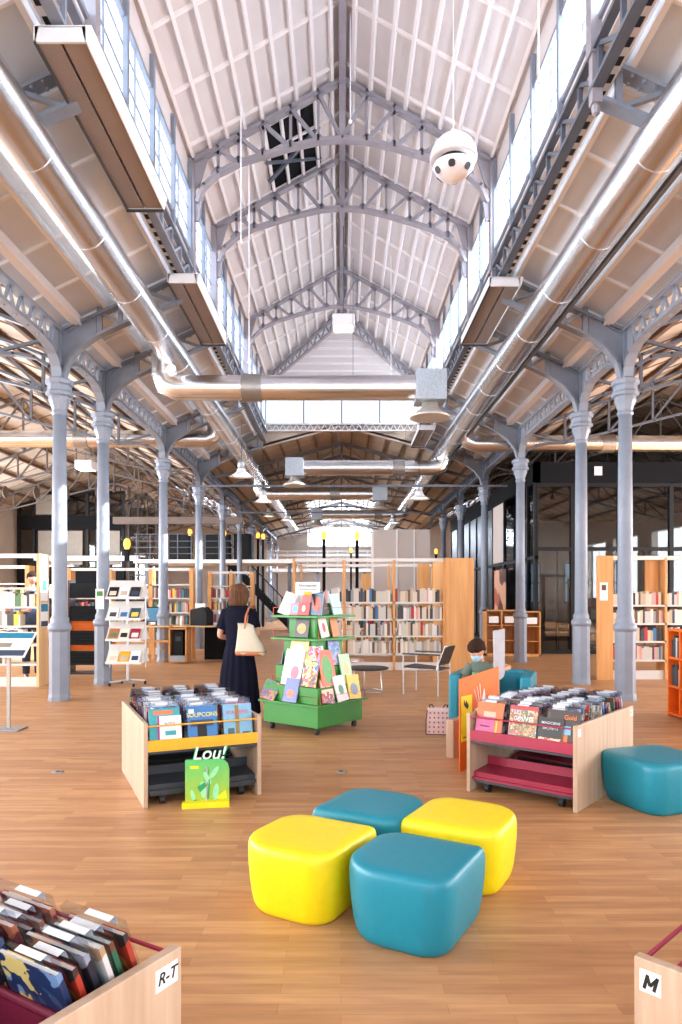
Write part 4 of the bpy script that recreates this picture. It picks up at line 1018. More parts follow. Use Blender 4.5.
def bin_unit(x,y,rz,lab,colm,traym,letter=None,lside=None,faci=None):
    t=thing('comic_bin',lab,'comic bin',(x,y,0),rz,'wheeled wooden comic bins')
    for x0,k in ((0,0),(BW-.03,1)):
        MB().prism([(0.0,0.0),(BD,0),(BD,BH),(0.0,BH)],'x',x0,x0+.03).build('side_panel',M['birch'],t,bevel=.003)
    MB().box(.03,BW-.03,.0,.012,.395,.475).build('front_rail',colm,t)
    MB().tube([(.03,.005,.575),(BW-.03,.005,.575)],.006,8).build('wire_rail',colm,t)
    MB().box(.03,BW-.03,.012,BD-.004,.375,.39).box(.03,BW-.03,BD-.012,BD-.004,.375,.5).build('trough',M['tray'],t)
    MB().box(.03,BW-.03,.285,.30,.39,.53).tube([(.03,.292,.535),(BW-.03,.292,.535)],.012,8).build('middle_rail',M['crimd'] if colm is M['crim'] else colm,t)
    q=MB(); q.prism([(.03,.11),(.06,.11),(.06,.145),(.3,.165),(.5,.165),(.5,.15),(.05,.095),(.03,.095)],'x',.03,BW-.03); q.build('lower_tray',traym,t)
    MB().box(.03,BW-.03,.28,.3,.165,.23).build('tray_back',traym,t)
    MB().box(.05,BW-.05,.045,.09,.07,.1).box(.05,BW-.05,.4,.44,.07,.14).build('chassis_bar',M['tray'],t)
    for cx,cy in ((.14,.08),(BW-.14,.08),(.14,.46),(BW-.14,.46)):
        c=MB(); c.tube([(cx-.018,cy,.032),(cx+.018,cy,.032)],.032,16).box(cx-.022,cx+.022,cy-.02,cy+.02,.055,.08); c.build('castor',M['rubber'],t)
    if letter=='M':
        lp=MB().box(BW+.0002,BW+.0012,.015,.067,BH-.08,BH-.025).build('letter_plate',M['paper'],t)
        q=MB(); o_=lambda y,z:(BW+.002,.026+y+.25*z,BH-.071+z)
        q.bar(o_(0,0),o_(0,.036),.008,.002,up=(1,0,0)).bar(o_(.024,0),o_(.024,.036),.008,.002,up=(1,0,0)).bar(o_(0,.034),o_(.012,.01),.007,.002,up=(1,0,0)).bar(o_(.012,.01),o_(.024,.034),.007,.002,up=(1,0,0)); q.build('lettering',M['ink'],lp)
    elif letter:
        xx=-.0012 if lside==0 else BW+.0012
        pl=MB(); pl.box(min(xx,xx+(.001 if lside==0 else -.001)),max(xx,xx+(.001 if lside==0 else -.001)),.015 ,.015+.052*(1.45 if len(letter)>1 else 1),BH-.08,BH-.025)
        lp=pl.build('letter_plate',M['paper'],t)
        yc=.015+.026*(1.45 if len(letter)>1 else 1)
        rot=Matrix.Rotation(R(-90 if lside==0 else 90),4,'Z')@Matrix.Rotation(R(90),4,'X')
        words(letter,.042 if len(letter)>1 else .042,M['ink'],Matrix.Translation((xx+(-.0006 if lside==0 else .0006),yc,BH-.0525))@rot,lp,shear=.25)
    return t
def album(name,T,cvm,lab,grp,tagon=True,ph=True,w=1,h=1):
    o=bpy.data.objects.new(name,AME); COL.objects.link(o); o.matrix_world=T@Matrix.Diagonal((w,1,h,1))
    o.material_slots[0].link='OBJECT'; o.material_slots[0].material=cvm
    tag(o,lab,'comic',grp)
    if ph:
        s=bpy.data.objects.new('plastic_sleeve',SLM); COL.objects.link(s); s.parent=o
        if tagon:
            g=bpy.data.objects.new('title_tag',TGM); COL.objects.link(g); g.parent=o
    return o
rg=random.Random(23)
def fill(x,y,rz,binlab,rows1=7,rows2=6,cols=(0,1,2),order='front',sleeves=True,skip=None,lean=-14):
    B=Matrix.Translation((x,y,0))@Matrix.Rotation(rz,4,'Z')
    cn=('left','middle','right')
    for c in cols:
        cx=.03+(BW-.06)*(c+.5)/3
        k=0
        for tr,(n,y0,y1) in enumerate(((rows1,.035,.225),(rows2,.315,.52))):
            for r in range(n):
                if skip and skip(c,tr,r): continue
                yy=y0+(y1-y0)*r/max(1,n-1)
                T=B@Matrix.Translation((cx+rg.uniform(-.008,.008),yy,.392))@Matrix.Rotation(R(lean),4,'X')
                hs=rg.uniform(.9,1.03) if r or tr else 1
                album('comic_album',T,rg.choice(CV),'sleeved comic, %s from front, %s column of the %s'%(ORD[k],cn[c],binlab),'comic albums in the '+binlab,True,sleeves,rg.uniform(.92,1.02),hs)
                k+=1
def frontcover(x,y,rz,c,shapes,texts=(),dx=0,dz=0,yo=.0):
    """printed shapes on the frontmost album of a column; shapes: (x0,x1,z0,z1,mat)"""
    B=Matrix.Translation((x,y,0))@Matrix.Rotation(rz,4,'Z')
    cx=.03+(BW-.06)*(c+.5)/3
    return B@Matrix.Translation((cx+dx,.03+yo,.392+dz))@Matrix.Rotation(R(-14),4,'X')
def art(T,lab,bm,shapes,texts,w=1,h=1,grp='front comic albums'):
    o=album('comic_album',T,bm,lab,grp,False,True,w,h)
    for ch in list(o.children): bpy.data.objects.remove(ch)
    for (x0,x1,z0,z1,m,nm) in shapes:
        MB().box(x0,x1,-.0078,-.0072,z0,z1).build(nm,m,o)
    for (s,sz,m,xx,zz,sh) in texts:
        words(s,sz,m,Matrix.Translation((xx,-.0085,zz))@Matrix.Rotation(R(90),4,'X'),o,'title_lettering',.0004,sh)
    return o
def flat(n,c): return pm(n,c,.4,0,.08,30)
A=(-1.39,4.93,R(24.4)); ax=Vector((math.cos(A[2]),math.sin(A[2]))); ay=Vector((-ax.y,ax.x))
def back_of(P):
    u=Vector((math.cos(P[2]),math.sin(P[2]))); v=Vector((-u.y,u.x)); o=Vector(P[:2])+u*BW+v*1.2
    return (o.x,o.y,P[2]+math.pi)
bin_unit(*A,'birch comic bin with yellow rail on the left, front half','' or M['ambf'],M['tray'])
A2=back_of(A); bin_unit(*A2,'birch comic bin with yellow rail on the left, rear half',M['ambf'],M['tray'])
B=(.967,5.39,R(-40)); bin_unit(*B,'birch comic bin with crimson rail on the right, front half',M['crim'],M['crim'],'I',1)
B2=back_of(B); bin_unit(*B2,'birch comic bin with crimson rail on the right, rear half',M['crim'],M['crim'],'K',0)
C=(-.41,1.80,R(149.3)); bin_unit(*C,'comic bin marked R-T cut by the lower left corner',M['crim'],M['crim'],'R-T',0)
Dd=R(223.8); D=(.735+.72*BW,1.755+.69*BW,Dd); bin_unit(*D,'comic bin marked M cut by the lower right corner',M['crim'],M['crim'],'M',1)
sk=lambda c,tr,r: tr==0 and r==0
fill(*A,'left bin front half',skip=sk); fill(*A2,'left bin rear half')
fill(*B,'right bin front half',skip=sk); fill(*B2,'right bin rear half')
fill(*C,'R-T bin',6,5,cols=(0,1,2),skip=lambda c,tr,r: (tr==1 and (c==0 or (c==1 and r<3))),lean=-20)
fill(*D,'M bin',4,5,cols=(0,1,2),skip=lambda c,tr,r:(c==2 and tr==0))
# the front albums with their covers
T=frontcover(*A,0,None,dx=-.005)
art(T,'teal comic album with an orange band, front left in the yellow-railed bin',flat('cov_teal',(44,150,160)),[(-.08,.06,.255,.285,flat('cov_or',(216,110,70)),'printed_band'),(-.1,.1,.0,.05,flat('cov_dteal',(30,110,130)),'printed_band')],[],1,1)
T=frontcover(*A,0,None,dx=.025,dz=.0,yo=-.012)
o=art(T,'small white comic with purple spine and a teal drawing, front of the yellow-railed bin',flat('cov_white',(226,226,222)),[(-.11,-.09,0,.3,flat('cov_purple',(140,50,120)),'spine_band'),(-.045,.07,.05,.09,flat('cov_t2',(30,150,160)),'printed_cup'),(-.04,.06,.13,.17,flat('cov_t3',(30,150,160)),'printed_cup')],[('BLISKA',.032,flat('cov_grey',(120,120,150)),.005,.235,0)],.78,.82)
T=frontcover(*A,1,None,dx=.0)
art(T,'blue comic album with yellow title and a dark tree, front middle of the yellow-railed bin',flat('cov_blue',(46,112,176)),[(-.04,.03,.03,.16,M['ink'],'printed_trunk'),(-.09,.08,.15,.2,M['papern'],'printed_branches'),(-.11,.0,.0,.06,M['tray'],'printed_ground'),(-.1,-.06,.25,.28,M['tagw'],'printed_badge')],[('SOUPCONS',.044,flat('cov_yellow',(236,220,60)),.0,.235,0)])
T=frontcover(*A,2,None,dx=.0)
art(T,'pale blue comic album with red title, front right in the yellow-railed bin',flat('cov_pblue',(116,168,200)),[(-.02,.01,.04,.29,flat('cov_olive',(130,110,60)),'printed_trunk'),(-.1,.1,.0,.04,M['tagw'],'printed_ground'),(-.08,-.03,.05,.12,flat('cov_dg',(60,90,90)),'printed_bush'),(.03,.09,.04,.09,flat('cov_dg2',(60,90,80)),'printed_bush')],[('SORCIERES',.036,flat('cov_red',(200,60,60)),.0,.235,0)])
T=frontcover(*B,0,None,dx=-.005)
art(T,'orange comic album with a pale glow, front left in the crimson-railed bin',flat('cov_orange',(216,92,20)),[(-.07,.07,.02,.17,flat('cov_yel2',(240,190,90)),'printed_glow'),(-.05,.05,.19,.23,flat('cov_cr',(200,160,130)),'printed_ruins')],[])
T=frontcover(*B,0,None,dx=-.03,dz=.0,yo=-.012)
art(T,'small pink booklet with black lettering in the crimson-railed bin',flat('cov_pink',(190,66,126)),[(-.06,.03,.05,.06,M['ink'],'printed_line')],[('Rosanie',.036,M['ink'],0,.19,.2)],.7,.64)
T=frontcover(*B,1,None,dx=.0)
art(T,'crowded colourful comic album with white title, front middle of the crimson-railed bin',cover('crowd',[(190,150,90),(110,120,140),(150,90,60),(220,190,150),(90,110,80),(190,80,60)],26),[(-.11,.11,.27,.3,flat('cov_dred',(170,40,50)),'printed_band')],[('LES',.04,M['tagw'],-.05,.25,.2),('GEANTS',.042,M['tagw'],0,.205,.2)])
T=frontcover(*B,2,None,dx=.045,dz=.0)
art(T,'brown comic album with an orange and blue figure, front right of the crimson-railed bin',flat('cov_brown',(48,32,28)),[(-.03,.03,.03,.13,flat('cov_or3',(220,110,50)),'printed_figure'),(-.02,.05,.13,.19,flat('cov_sky',(110,180,220)),'printed_figure')],[('Gold',.045,flat('cov_or4',(230,120,40)),.04,.25,0)])
T=frontcover(*B,2,None,dx=-.05,dz=.0,yo=-.012)
art(T,'black and red comic with white title lettering, front right of the crimson-railed bin',flat('cov_black',(20,16,18)),[(-.1,.1,.0,.12,cover('fire',[(200,50,30),(230,130,50),(240,200,180),(120,30,30)],30),'printed_flames')],[('MAGICIENS',.032,M['tagw'],0,.25,0),('SECRETS',.036,M['tagw'],0,.205,0)],.85,.8)
def lou_mat():
    m,t,b=nt('printed_green_to_yellow_card'); tc=t.nodes.new('ShaderNodeTexCoord'); sp=t.nodes.new('ShaderNodeSeparateXYZ'); r=t.nodes.new('ShaderNodeValToRGB'); n=t.nodes.new('ShaderNodeTexNoise'); n.inputs['Scale'].default_value=14; a=t.nodes.new('ShaderNodeMath'); a.operation='MULTIPLY_ADD'; a.inputs[1].default_value=.12
    t.links.new(tc.outputs['Object'],sp.inputs[0]); t.links.new(tc.outputs['Object'],n.inputs['Vector']); t.links.new(n.outputs['Fac'],a.inputs[0]); t.links.new(sp.outputs['Z'],a.inputs[2]); t.links.new(a.outputs[0],r.inputs['Fac'])
    r.color_ramp.elements[0].position=.05; r.color_ramp.elements[0].color=lin((176,196,44)); r.color_ramp.elements[1].position=.42; r.color_ramp.elements[1].color=lin((70,190,110))
    t.links.new(r.outputs['Color'],b.inputs['Base Color']); return m
# green counter display
t=thing('cardboard_display','green cardboard display with the white word Lou! leaning before the left bin','display',(-.955,5.0,0),R(10))
W=.155
MB().prism([(-W,.02),(W,.02),(W,.26),(W-.01,.30),(W-.05,.335),(-W,.335)],'y',0,.008).build('board',lou_mat(),t)
MB().box(-W-.02,W,-.05,.0,0,.04).build('base',M['yelboard'],t)
MB().prism([(0,.02),(.12,.0),(.0,.28)],'x',-.01,.01).build('back_strut',M['paper'],t)
words('Lou!',.135,flat('lou_green',(60,205,130)),Matrix.Translation((.01,.002,.375))@Matrix.Rotation(R(90),4,'X'),t,'lettering_outline',.006,.25)
words('Lou!',.125,M['paper'],Matrix.Translation((.01,-.006,.375))@Matrix.Rotation(R(90),4,'X'),t,'lettering',.003,.25)
lf=flat('lou_leaf',(150,225,170)); ld=flat('lou_leafd',(40,150,90))
q=MB(); 
for (x,z,r_,a) in ((.0,.2,.05,.5),(.05,.24,.05,-.6),(-.03,.12,.06,.1),(.06,.1,.06,-.1),(-.1,.08,.04,.3)):
    p=[]
    for k in range(12):
        tt=2*math.pi*k/12; u=.35*r_*math.sin(tt); v=r_*math.cos(tt); p.append((x+u*math.cos(a)-v*math.sin(a),z+u*math.sin(a)+v*math.cos(a)))
    q.prism(p,'y',-.004,-.0005)
q.build('printed_leaves',lf,t)
q=MB(); q.prism([(-.07,.14),(-.02,.17),(.0,.15),(-.05,.1)],'y',-.0045,-.0005).prism([(-.1,.05),(-.07,.05),(-.085,.02+.02)],'y',-.0045,-.0005).prism([(.0,.05),(.012,.05),(.02,.19),(.01,.19)],'y',-.0045,-.0005); q.build('printed_leaves',ld,t)
MB().box(-.12,-.06,-.003,-.0005,.27,.29).build('printed_block',M['yelboard'],t)
MB().prism([(.05,.05),(.14,.05),(.13,.11),(.09,.08)],'y',-.003,-.0005).build('printed_block',M['yelboard'],t)
# orange divider board, white paddle, wooden stool block
d=Vector((.643,.766)); p0=Vector((1.01,5.97)); ang=math.atan2(d.y,d.x)
t=thing('orange_board','tall orange board with a yellow poster beside the right comic bin','board',(p0.x,p0.y,0),ang)
MB().prism([(0,0),(.7,0),(.7,.845),(0,.79)],'y',-.006,.006).build('board',M['orboard'],t)
MB().prism([(0,0),(.12,0),(.12,.6),(0,.845)],'x',.7,.712).build('return_panel',pm('dark_orange_board',(206,98,30),.55),t)
MB().box(.015,.2,-.009,-.0065,.25,.64).build('yellow_poster',M['yelboard'],t)
q=MB(); q.prism([(.06,.56),(.12,.52),(.14,.55),(.1,.6),(.09,.57),(.06,.61)],'y',-.011,-.0092); q.box(.05,.1,-.011,-.0092,.28,.29); q.build('bird_drawing',M['ink'],t)
q=MB(); q.prism([(.25,.5),(.36,.53),(.42,.67),(.46,.5),(.6,.52),(.6,.4),(.25,.4)],'y',-.01,-.0065)
for a in ((.3,.56,.24,.68),(.33,.57,.29,.7),(.36,.58,.34,.72)): q.bar((a[0],-.008,a[1]),(a[2],-.008,a[3]),.005,.003)
q.build('white_cutout',M['paper'],t)
mb=MB(); pts=[(-.055,1.17),(.06,1.19),(.06,.78),(.05,.74),(.02,.71),(-.02,.72),(-.045,.78)]; mb.prism(pts,'y',-.006,.006)
o=mb.build('white_sign',pm('pale_grey_card',(178,177,184),.6)); o.location=(1.49,6.62,0); o.rotation_euler=(0,0,R(8)); tag(o,'narrow pale card sign standing above the orange board','sign')
mb2=MB(); mb2.box(-.012,.012,.006,.018,0,1.1); mb2.build('stake',M['birch'],o)
t=MB().box(-.04,.04,-.3,.0,0,.35).build('bench_end',M['birch'],None,bevel=.004); t.location=(1.2,6.72,0); t.rotation_euler=(0,0,R(-40)); tag(t,'small light wooden end board behind the orange board','board',kind='thing')
# floor sockets
for x,y,l in ((58,772,'small round metal floor socket on the left'),(341,772,'small round metal floor socket in the middle')):
    Y=1050/(y-596); mb=MB(); mb.lathe([(.05,0),(.05,.004),(.045,.006),(.0,.006)],20); o=mb.build('floor_socket',M['steel']); o.location=((x-341)*Y/700,Y,0); tag(o,l,'floor socket')
    q=MB(); q.lathe([(.02,.006),(.02,.008),(0.0,.008)],12); q.build('lid',M['tray'],o)
# ================================================================ green tiered display
GT=thing('tiered_book_display','green tiered book display on castors beside the woman','book display',(-.315,8.0,0),R(-38))
def sq(mb,h,z0,z1): mb.box(-h,h,-h,h,z0,z1)
q=MB(); sq(q,.40,.085,.31); q.build('base_box',M['green'],GT,bevel=.004)
q=MB(); sq(q,.445,.31,.335); q.build('base_shelf',M['green'],GT,bevel=.004)
q=MB(); sq(q,.385,.335,.51); q.build('lower_step',M['green'],GT,bevel=.003)
q=MB(); sq(q,.305,.51,.72); q.build('middle_step',M['green'],GT,bevel=.003)
q=MB(); sq(q,.235,.72,1.01); q.build('core',M['green'],GT,bevel=.003)
q=MB(); sq(q,.345,1.01,1.035); q.build('middle_shelf',M['green'],GT,bevel=.004)
q=MB(); sq(q,.195,1.035,1.26); q.build('upper_core',M['green'],GT,bevel=.003)
q=MB(); sq(q,.345,1.26,1.285); q.build('top_shelf',M['green'],GT,bevel=.004)
q=MB(); sq(q,.17,1.285,1.42); q.build('top_block',M['green'],GT,bevel=.003)
for sx in (-1,1):
    for sy in (-1,1):
        q=MB(); q.tube([(sx*.33-.015,sy*.33,.032),(sx*.33+.015,sy*.33,.032)],.032,14).box(sx*.33-.02,sx*.33+.02,sy*.33-.02,sy*.33+.02,.05,.085); q.build('castor',M['rubber'],GT)
for h,z in ((.435,.335),(.335,1.035),(.335,1.285),(.345,.51)):
    q=MB(); zz=z+.085
    for (a,b) in (((-h,-h),(h,-h)),((h,-h),(h,h)),((-h,h),(-h,-h))):
        a=Vector((a[0],a[1],zz)); b=Vector((b[0],b[1],zz)); a2=a.lerp(b,.04); b2=a.lerp(b,.96)
        q.tube([a2-Vector((0,0,.085)),a2,b2,b2-Vector((0,0,.085))],.0035,6)
    q.build('wire_guard',M['wire'],GT)
GM=Matrix.Translation((-.315,8.0,0))@Matrix.Rotation(R(-38),4,'Z')
def dbook(face,t_,off,z,lean,cols,lab,w=.19,h=.26,roll=0,dot=None):
    w*=1.14; h*=1.1
    """face 0: towards the camera's left, 1: towards the right, 2: far left side"""
    F=[Matrix.Identity(4),Matrix.Rotation(R(90),4,'Z'),Matrix.Rotation(R(-90),4,'Z')][face]
    T=GM@F@Matrix.Translation((t_,-off,z+.002))@Matrix.Rotation(R(-lean),4,'X')@Matrix.Rotation(R(roll),4,'Y')
    q=MB(); q.box(-w/2,w/2,-.014,-.012,0,h).box(-w/2,w/2,-.002,0,0,h).box(-w/2,-w/2+.002,-.012,-.002,0,h); q.m=1; q.box(-w/2+.002,w/2-.003,-.012,-.002,.003,h-.003)
    me=q.mesh('picture_book',[cols if not isinstance(cols,tuple) else flat('cover_'+lab.split()[0],cols),M['pages']])
    o=bpy.data.objects.new('picture_book',me); COL.objects.link(o); o.matrix_world=T; tag(o,lab+' on the green display','picture book','picture books on the green display')
    if dot:
        c,(x,zc,rx,rz_)=dot; p=[(w*(x+rx*math.cos(k*math.pi/6)),h*(zc+rz_*math.sin(k*math.pi/6))) for k in range(12)]
        MB().prism(p,'y',-.0152,-.0142).build('cover_picture',flat('picture_'+lab.split()[0],c) if isinstance(c,tuple) else c,o)
    return o
dbook(0,-.33,.42,.337,22,cover('bk1',[(90,110,130),(60,120,90),(200,120,90),(120,80,120)],12),'dark multicoloured picture book at the left end of the lowest row',.2,.2,12)
dbook(0,.02,.425,.337,16,(96,110,190),'blue picture book with an orange figure, lowest row',.17,.24,0,((210,110,70),(0,.35,.3,.18)))
dbook(1,-.25,.425,.337,20,cover('bk2',[(200,120,140),(230,200,180),(120,90,110),(190,80,70)],12),'pink patterned picture book, lowest row right of the corner',.17,.24,10)
dbook(1,-.0,.43,.337,16,(236,220,222),'white and pink picture book with a green heart, lowest row',.17,.26,-4,((40,130,90),(0,.45,.22,.2)))
dbook(1,.22,.425,.337,14,(232,190,40),'yellow picture book with a grey figure, lowest row',.19,.25,4,((110,130,150),(0,.4,.3,.25)))
dbook(0,-.02,.37,.515,14,(226,222,214),'large white picture book with a pink drawing, second row',.24,.36,2,((210,90,120),(.15,.35,.22,.2)))
dbook(0,.24,.365,.515,14,cover('bk3',[(230,230,230),(220,60,70),(40,90,170),(30,30,30),(240,200,60)],16),'red white and blue patterned picture book, second row',.18,.26)
dbook(1,-.16,.365,.515,14,(226,96,52),'red and green picture book with a yellow letter, second row',.22,.36,0,((70,150,60),(0,.45,.33,.4)))
dbook(1,.17,.365,.515,14,(170,206,160),'pale green picture book, second row right',.17,.3,0,((220,180,120),(0,.5,.25,.2)))
dbook(0,.02,.295,.725,12,(206,196,120),'pale yellow picture book, third row',.23,.27,0,((236,232,220),(-.05,.5,.35,.35)))
dbook(0,.22,.29,.725,12,cover('bk4',[(220,60,120),(240,200,60),(230,120,170),(230,230,230)],14),'pink and yellow picture book, third row',.17,.2)
dbook(1,-.2,.29,.725,12,(214,208,212),'grey and white picture book, third row',.14,.2,-6,((160,60,90),(0,.5,.25,.3)))
dbook(1,.04,.295,.725,12,cover('bk5',[(50,100,170),(90,140,200),(200,90,90),(60,60,120)],14),'blue picture book with red shapes, third row',.17,.25)
dbook(2,.05,.37,.515,14,(24,104,140),'dark teal picture book seen on the far left side',.25,.34)
dbook(0,.02,.23,1.037,10,(46,44,46),'black picture book with a golden picture, middle shelf',.17,.22,0,((180,150,80),(0,.4,.35,.25)))
dbook(1,-.07,.23,1.037,12,(230,220,216),'white picture book with a red drawing, middle shelf',.12,.2,-6,((200,70,70),(0,.5,.2,.25)))
dbook(1,.12,.23,1.037,12,(200,120,50),'orange-brown picture book, middle shelf',.11,.21,-4)
dbook(0,-.25,.23,1.287,20,(222,218,206),'cream picture book leaning at the left of the top shelf',.17,.24,14)
dbook(0,-.06,.24,1.287,10,(224,120,150),'pink and blue picture book on the top shelf',.13,.12,0,((90,180,210),(0,.5,.3,.3)))
dbook(0,.08,.26,1.287,10,(214,44,40),'red picture book with a white spot, top shelf front',.14,.13,0,((236,230,226),(0,.5,.15,.25)))
dbook(0,.07,.21,1.287,8,(204,50,44),'red picture book behind another, top shelf',.12,.2)
dbook(0,.245,.24,1.287,10,(70,110,140),'blue picture book with a red face, top shelf',.14,.22,0,((210,80,60),(0,.5,.38,.34)))
dbook(1,-.12,.24,1.287,14,(58,54,58),'black picture book, top shelf right of the corner',.18,.23,-8)
dbook(1,.14,.24,1.287,14,(180,206,220),'pale blue picture book at the right of the top shelf',.15,.22,-4)
t=thing('paper_sign','white sign in a clear stand on top of the green display','sign',(-.38,7.98,1.42),0)
MB(Matrix.Rotation(R(-6),4,'X')).box(-.14,.14,-.003,.003,0,.24).build('card',M['paper'],t); MB().box(-.15,.15,-.03,.04,0,.006).build('stand',M['sleeve'],t)
MB(Matrix.Rotation(R(-6),4,'X')).box(-.045,.05,-.005,-.0035,.03,.13).build('picture',flat('sign_picture',(206,190,60)),t)
words('Nouveautés',.042,M['ink'],Matrix.Rotation(R(-6),4,'X')@Matrix.Translation((0,-.0045,.2))@Matrix.Rotation(R(90),4,'X'),t)
MB(Matrix.Rotation(R(-6),4,'X')).box(-.1,.1,-.005,-.0035,.155,.163).build('printed_line',M['ink'],t)
# ================================================================ low table and tubular chair
t=thing('coffee_table','low round black table behind the green display','table',(.40,11.0,0))
q=MB(); q.lathe([(.0,.355),(.34,.355),(.35,.365),(.35,.375),(.34,.38),(0,.38)],40); q.build('tabletop',M['leather'],t)
for a in (20,140,260):
    x,y=.24*math.cos(R(a)),.24*math.sin(R(a)); MB().tube([(x,y,.355),(x*1.12,y*1.12,.03),(x*1.05,y*1.05,.012)],.009,8).build('leg',M['steel'],t)
q=MB(); q.tube([(.26*math.cos(k*math.pi/10),.26*math.sin(k*math.pi/10),.012) for k in range(21)],.008,6,caps=False); q.build('base_ring',M['steel'],t)
t=thing('tubular_armchair','black sling chair with chrome tube frame in front of the middle bookcase','chair',(1.33,10.85,0),R(62.5))
# local: front faces -x ... front edge at +y? legs at corners (+-.27, +-.27); back at local -y
hx=.27
for sx in (-1,1):
    for sy in (-1,1):
        MB().tube([(sx*hx,sy*.28,0),(sx*hx,sy*.28,.60 if sy>0 else .62)],.011,10).build('leg',M['steel'],t)
        MB().ball((sx*hx,sy*.28,.61),.016,10,6).build('joint_cap',M['steel'],t)
q=MB()
for sx in (-1,1): q.tube([(sx*hx,-.28,.39),(sx*hx,.28,.39)],.009,8)
q.tube([(-hx,.28,.39),(hx,.28,.39)],.009,8).tube([(-hx,-.28,.36),(hx,-.28,.36)],.009,8); q.build('seat_frame',M['steel'],t)
MB().prism([(-.28,.37),(.3,.41),(.3,.425),(-.28,.385)],'x',-.25,.25).build('seat',M['leather'],t,bevel=.006)
q=MB(Matrix.Translation((0,-.27,.45))@Matrix.Rotation(R(20),4,'X')); q.box(-.25,.25,-.008,.008,0,.3)
for k in range(3): q.box(-.25,.25,-.014,.014,.05+.09*k,.055+.09*k)
q.build('backrest',M['leather'],t)
q=MB(Matrix.Translation((0,-.27,.45))@Matrix.Rotation(R(20),4,'X')); q.tube([(-.26,0,-.08),(-.26,0,.31),(.26,0,.31),(.26,0,-.08)],.009,8); q.build('back_frame',M['steel'],t)
for sx in (-1,1): MB().box(sx*hx-.02,sx*hx+.02,-.3,.29,.605,.625).build('armrest',M['leather'],t)
# ================================================================ tub armchair
t=thing('tub_armchair','low teal tub armchair the boy sits in','armchair',(1.62,7.38,0),R(-20.5))
def ush(w,d,th):
    return [(-w,-d),(-w,d-.16),(-w+.16,d),(w-.16,d),(w,d-.16),(w,-d),(w-th,-d),(w-th,d-th-.1),(w-th-.1,d-th),(-w+th+.1,d-th),(-w+th,d-th-.1),(-w+th,-d)]
MB().prism(ush(.41,.4,.11),'z',.05,.70).build('shell',M['teal'],t,bevel=.025)
MB().box(-.3,.3,-.4,.27,.05,.39).build('seat_cushion',M['teal'],t,bevel=.03)
for sx in (-1,1):
    for sy in (-1,1): MB().lathe([(.02,0),(.022,.05)],10,(sx*.38,sy*.3,0)).build('foot',M['rubber'],t)
# ================================================================ people
def skin(name,V,E,mat,parent=None,lv=2,root=None):
    names=list(V); me=bpy.data.meshes.new(name)
    me.from_pydata([V[n][0] for n in names],[(names.index(a),names.index(b)) for a,b in E],[])
    o=bpy.data.objects.new('tmp_'+name,me); COL.objects.link(o)
    sm=o.modifiers.new('skin','SKIN'); sm.use_smooth_shade=True; sm.branch_smoothing=.6
    for i,n in enumerate(names):
        r=V[n][1]; d=me.skin_vertices[0].data[i]; d.radius=r if isinstance(r,tuple) else (r,r); d.use_root=(n==(root or names[0]))
    s2=o.modifiers.new('sub','SUBSURF'); s2.levels=lv; s2.render_levels=lv
    bpy.context.view_layer.update()
    m2=bpy.data.meshes.new_from_object(o.evaluated_get(bpy.context.evaluated_depsgraph_get()))
    bpy.data.objects.remove(o); m2.name=name; m2.materials.clear(); m2.materials.append(mat)
    m2.polygons.foreach_set('use_smooth',[True]*len(m2.polygons))
    r=bpy.data.objects.new(name,m2); COL.objects.link(r)
    if parent: r.parent=parent
    return r
def add_hand(V,E,side,wr,dirv,palm_n,s=1.0,curl=.5):
    """five fingers from the wrist: dirv along the hand, palm_n palm normal"""
    wr=Vector(wr); d=Vector(dirv).normalized(); n=Vector(palm_n).normalized(); n=(n-d*n.dot(d)).normalized(); u=d.cross(n)*side
    pre='%s_'%('r' if side>0 else 'l')
    V[pre+'palm']=(tuple(wr+d*.045*s),(.034*s,.017*s)); E.append((pre+'wrist',pre+'palm'))
    L=(.068,.078,.073,.058)
    for k,l in enumerate(L):
        off=(k-1.5)*.020*s; b=wr+d*.085*s+u*off
        p1=b+d*l*.45*s+n*.006*s; dd=(d*math.cos(curl)+n*math.sin(curl)); p2=p1+dd*l*.32*s; dd2=(d*math.cos(curl*2)+n*math.sin(curl*2)); p3=p2+dd2*l*.25*s
        for j,(p,r) in enumerate(((b,.0098),(p1,.0092),(p2,.0085),(p3,.0072))): V[pre+'f%d%d'%(k,j)]=(tuple(p),r*s)
        E.append((pre+'palm',pre+'f%d0'%k)); E+= [(pre+'f%d%d'%(k,j),pre+'f%d%d'%(k,j+1)) for j in range(3)]
    b=wr+d*.03*s-u*.03*s; p1=b+(d*.6-u*.7+n*.3).normalized()*.03*s; p2=p1+(d*.9-u*.3+n*.4).normalized()*.028*s
    for j,(p,r) in enumerate(((b,.0125),(p1,.0115),(p2,.0095))): V[pre+'t%d'%j]=(tuple(p),r*s)
    E.append((pre+'palm',pre+'t0')); E+=[(pre+'t0',pre+'t1'),(pre+'t1',pre+'t2')]
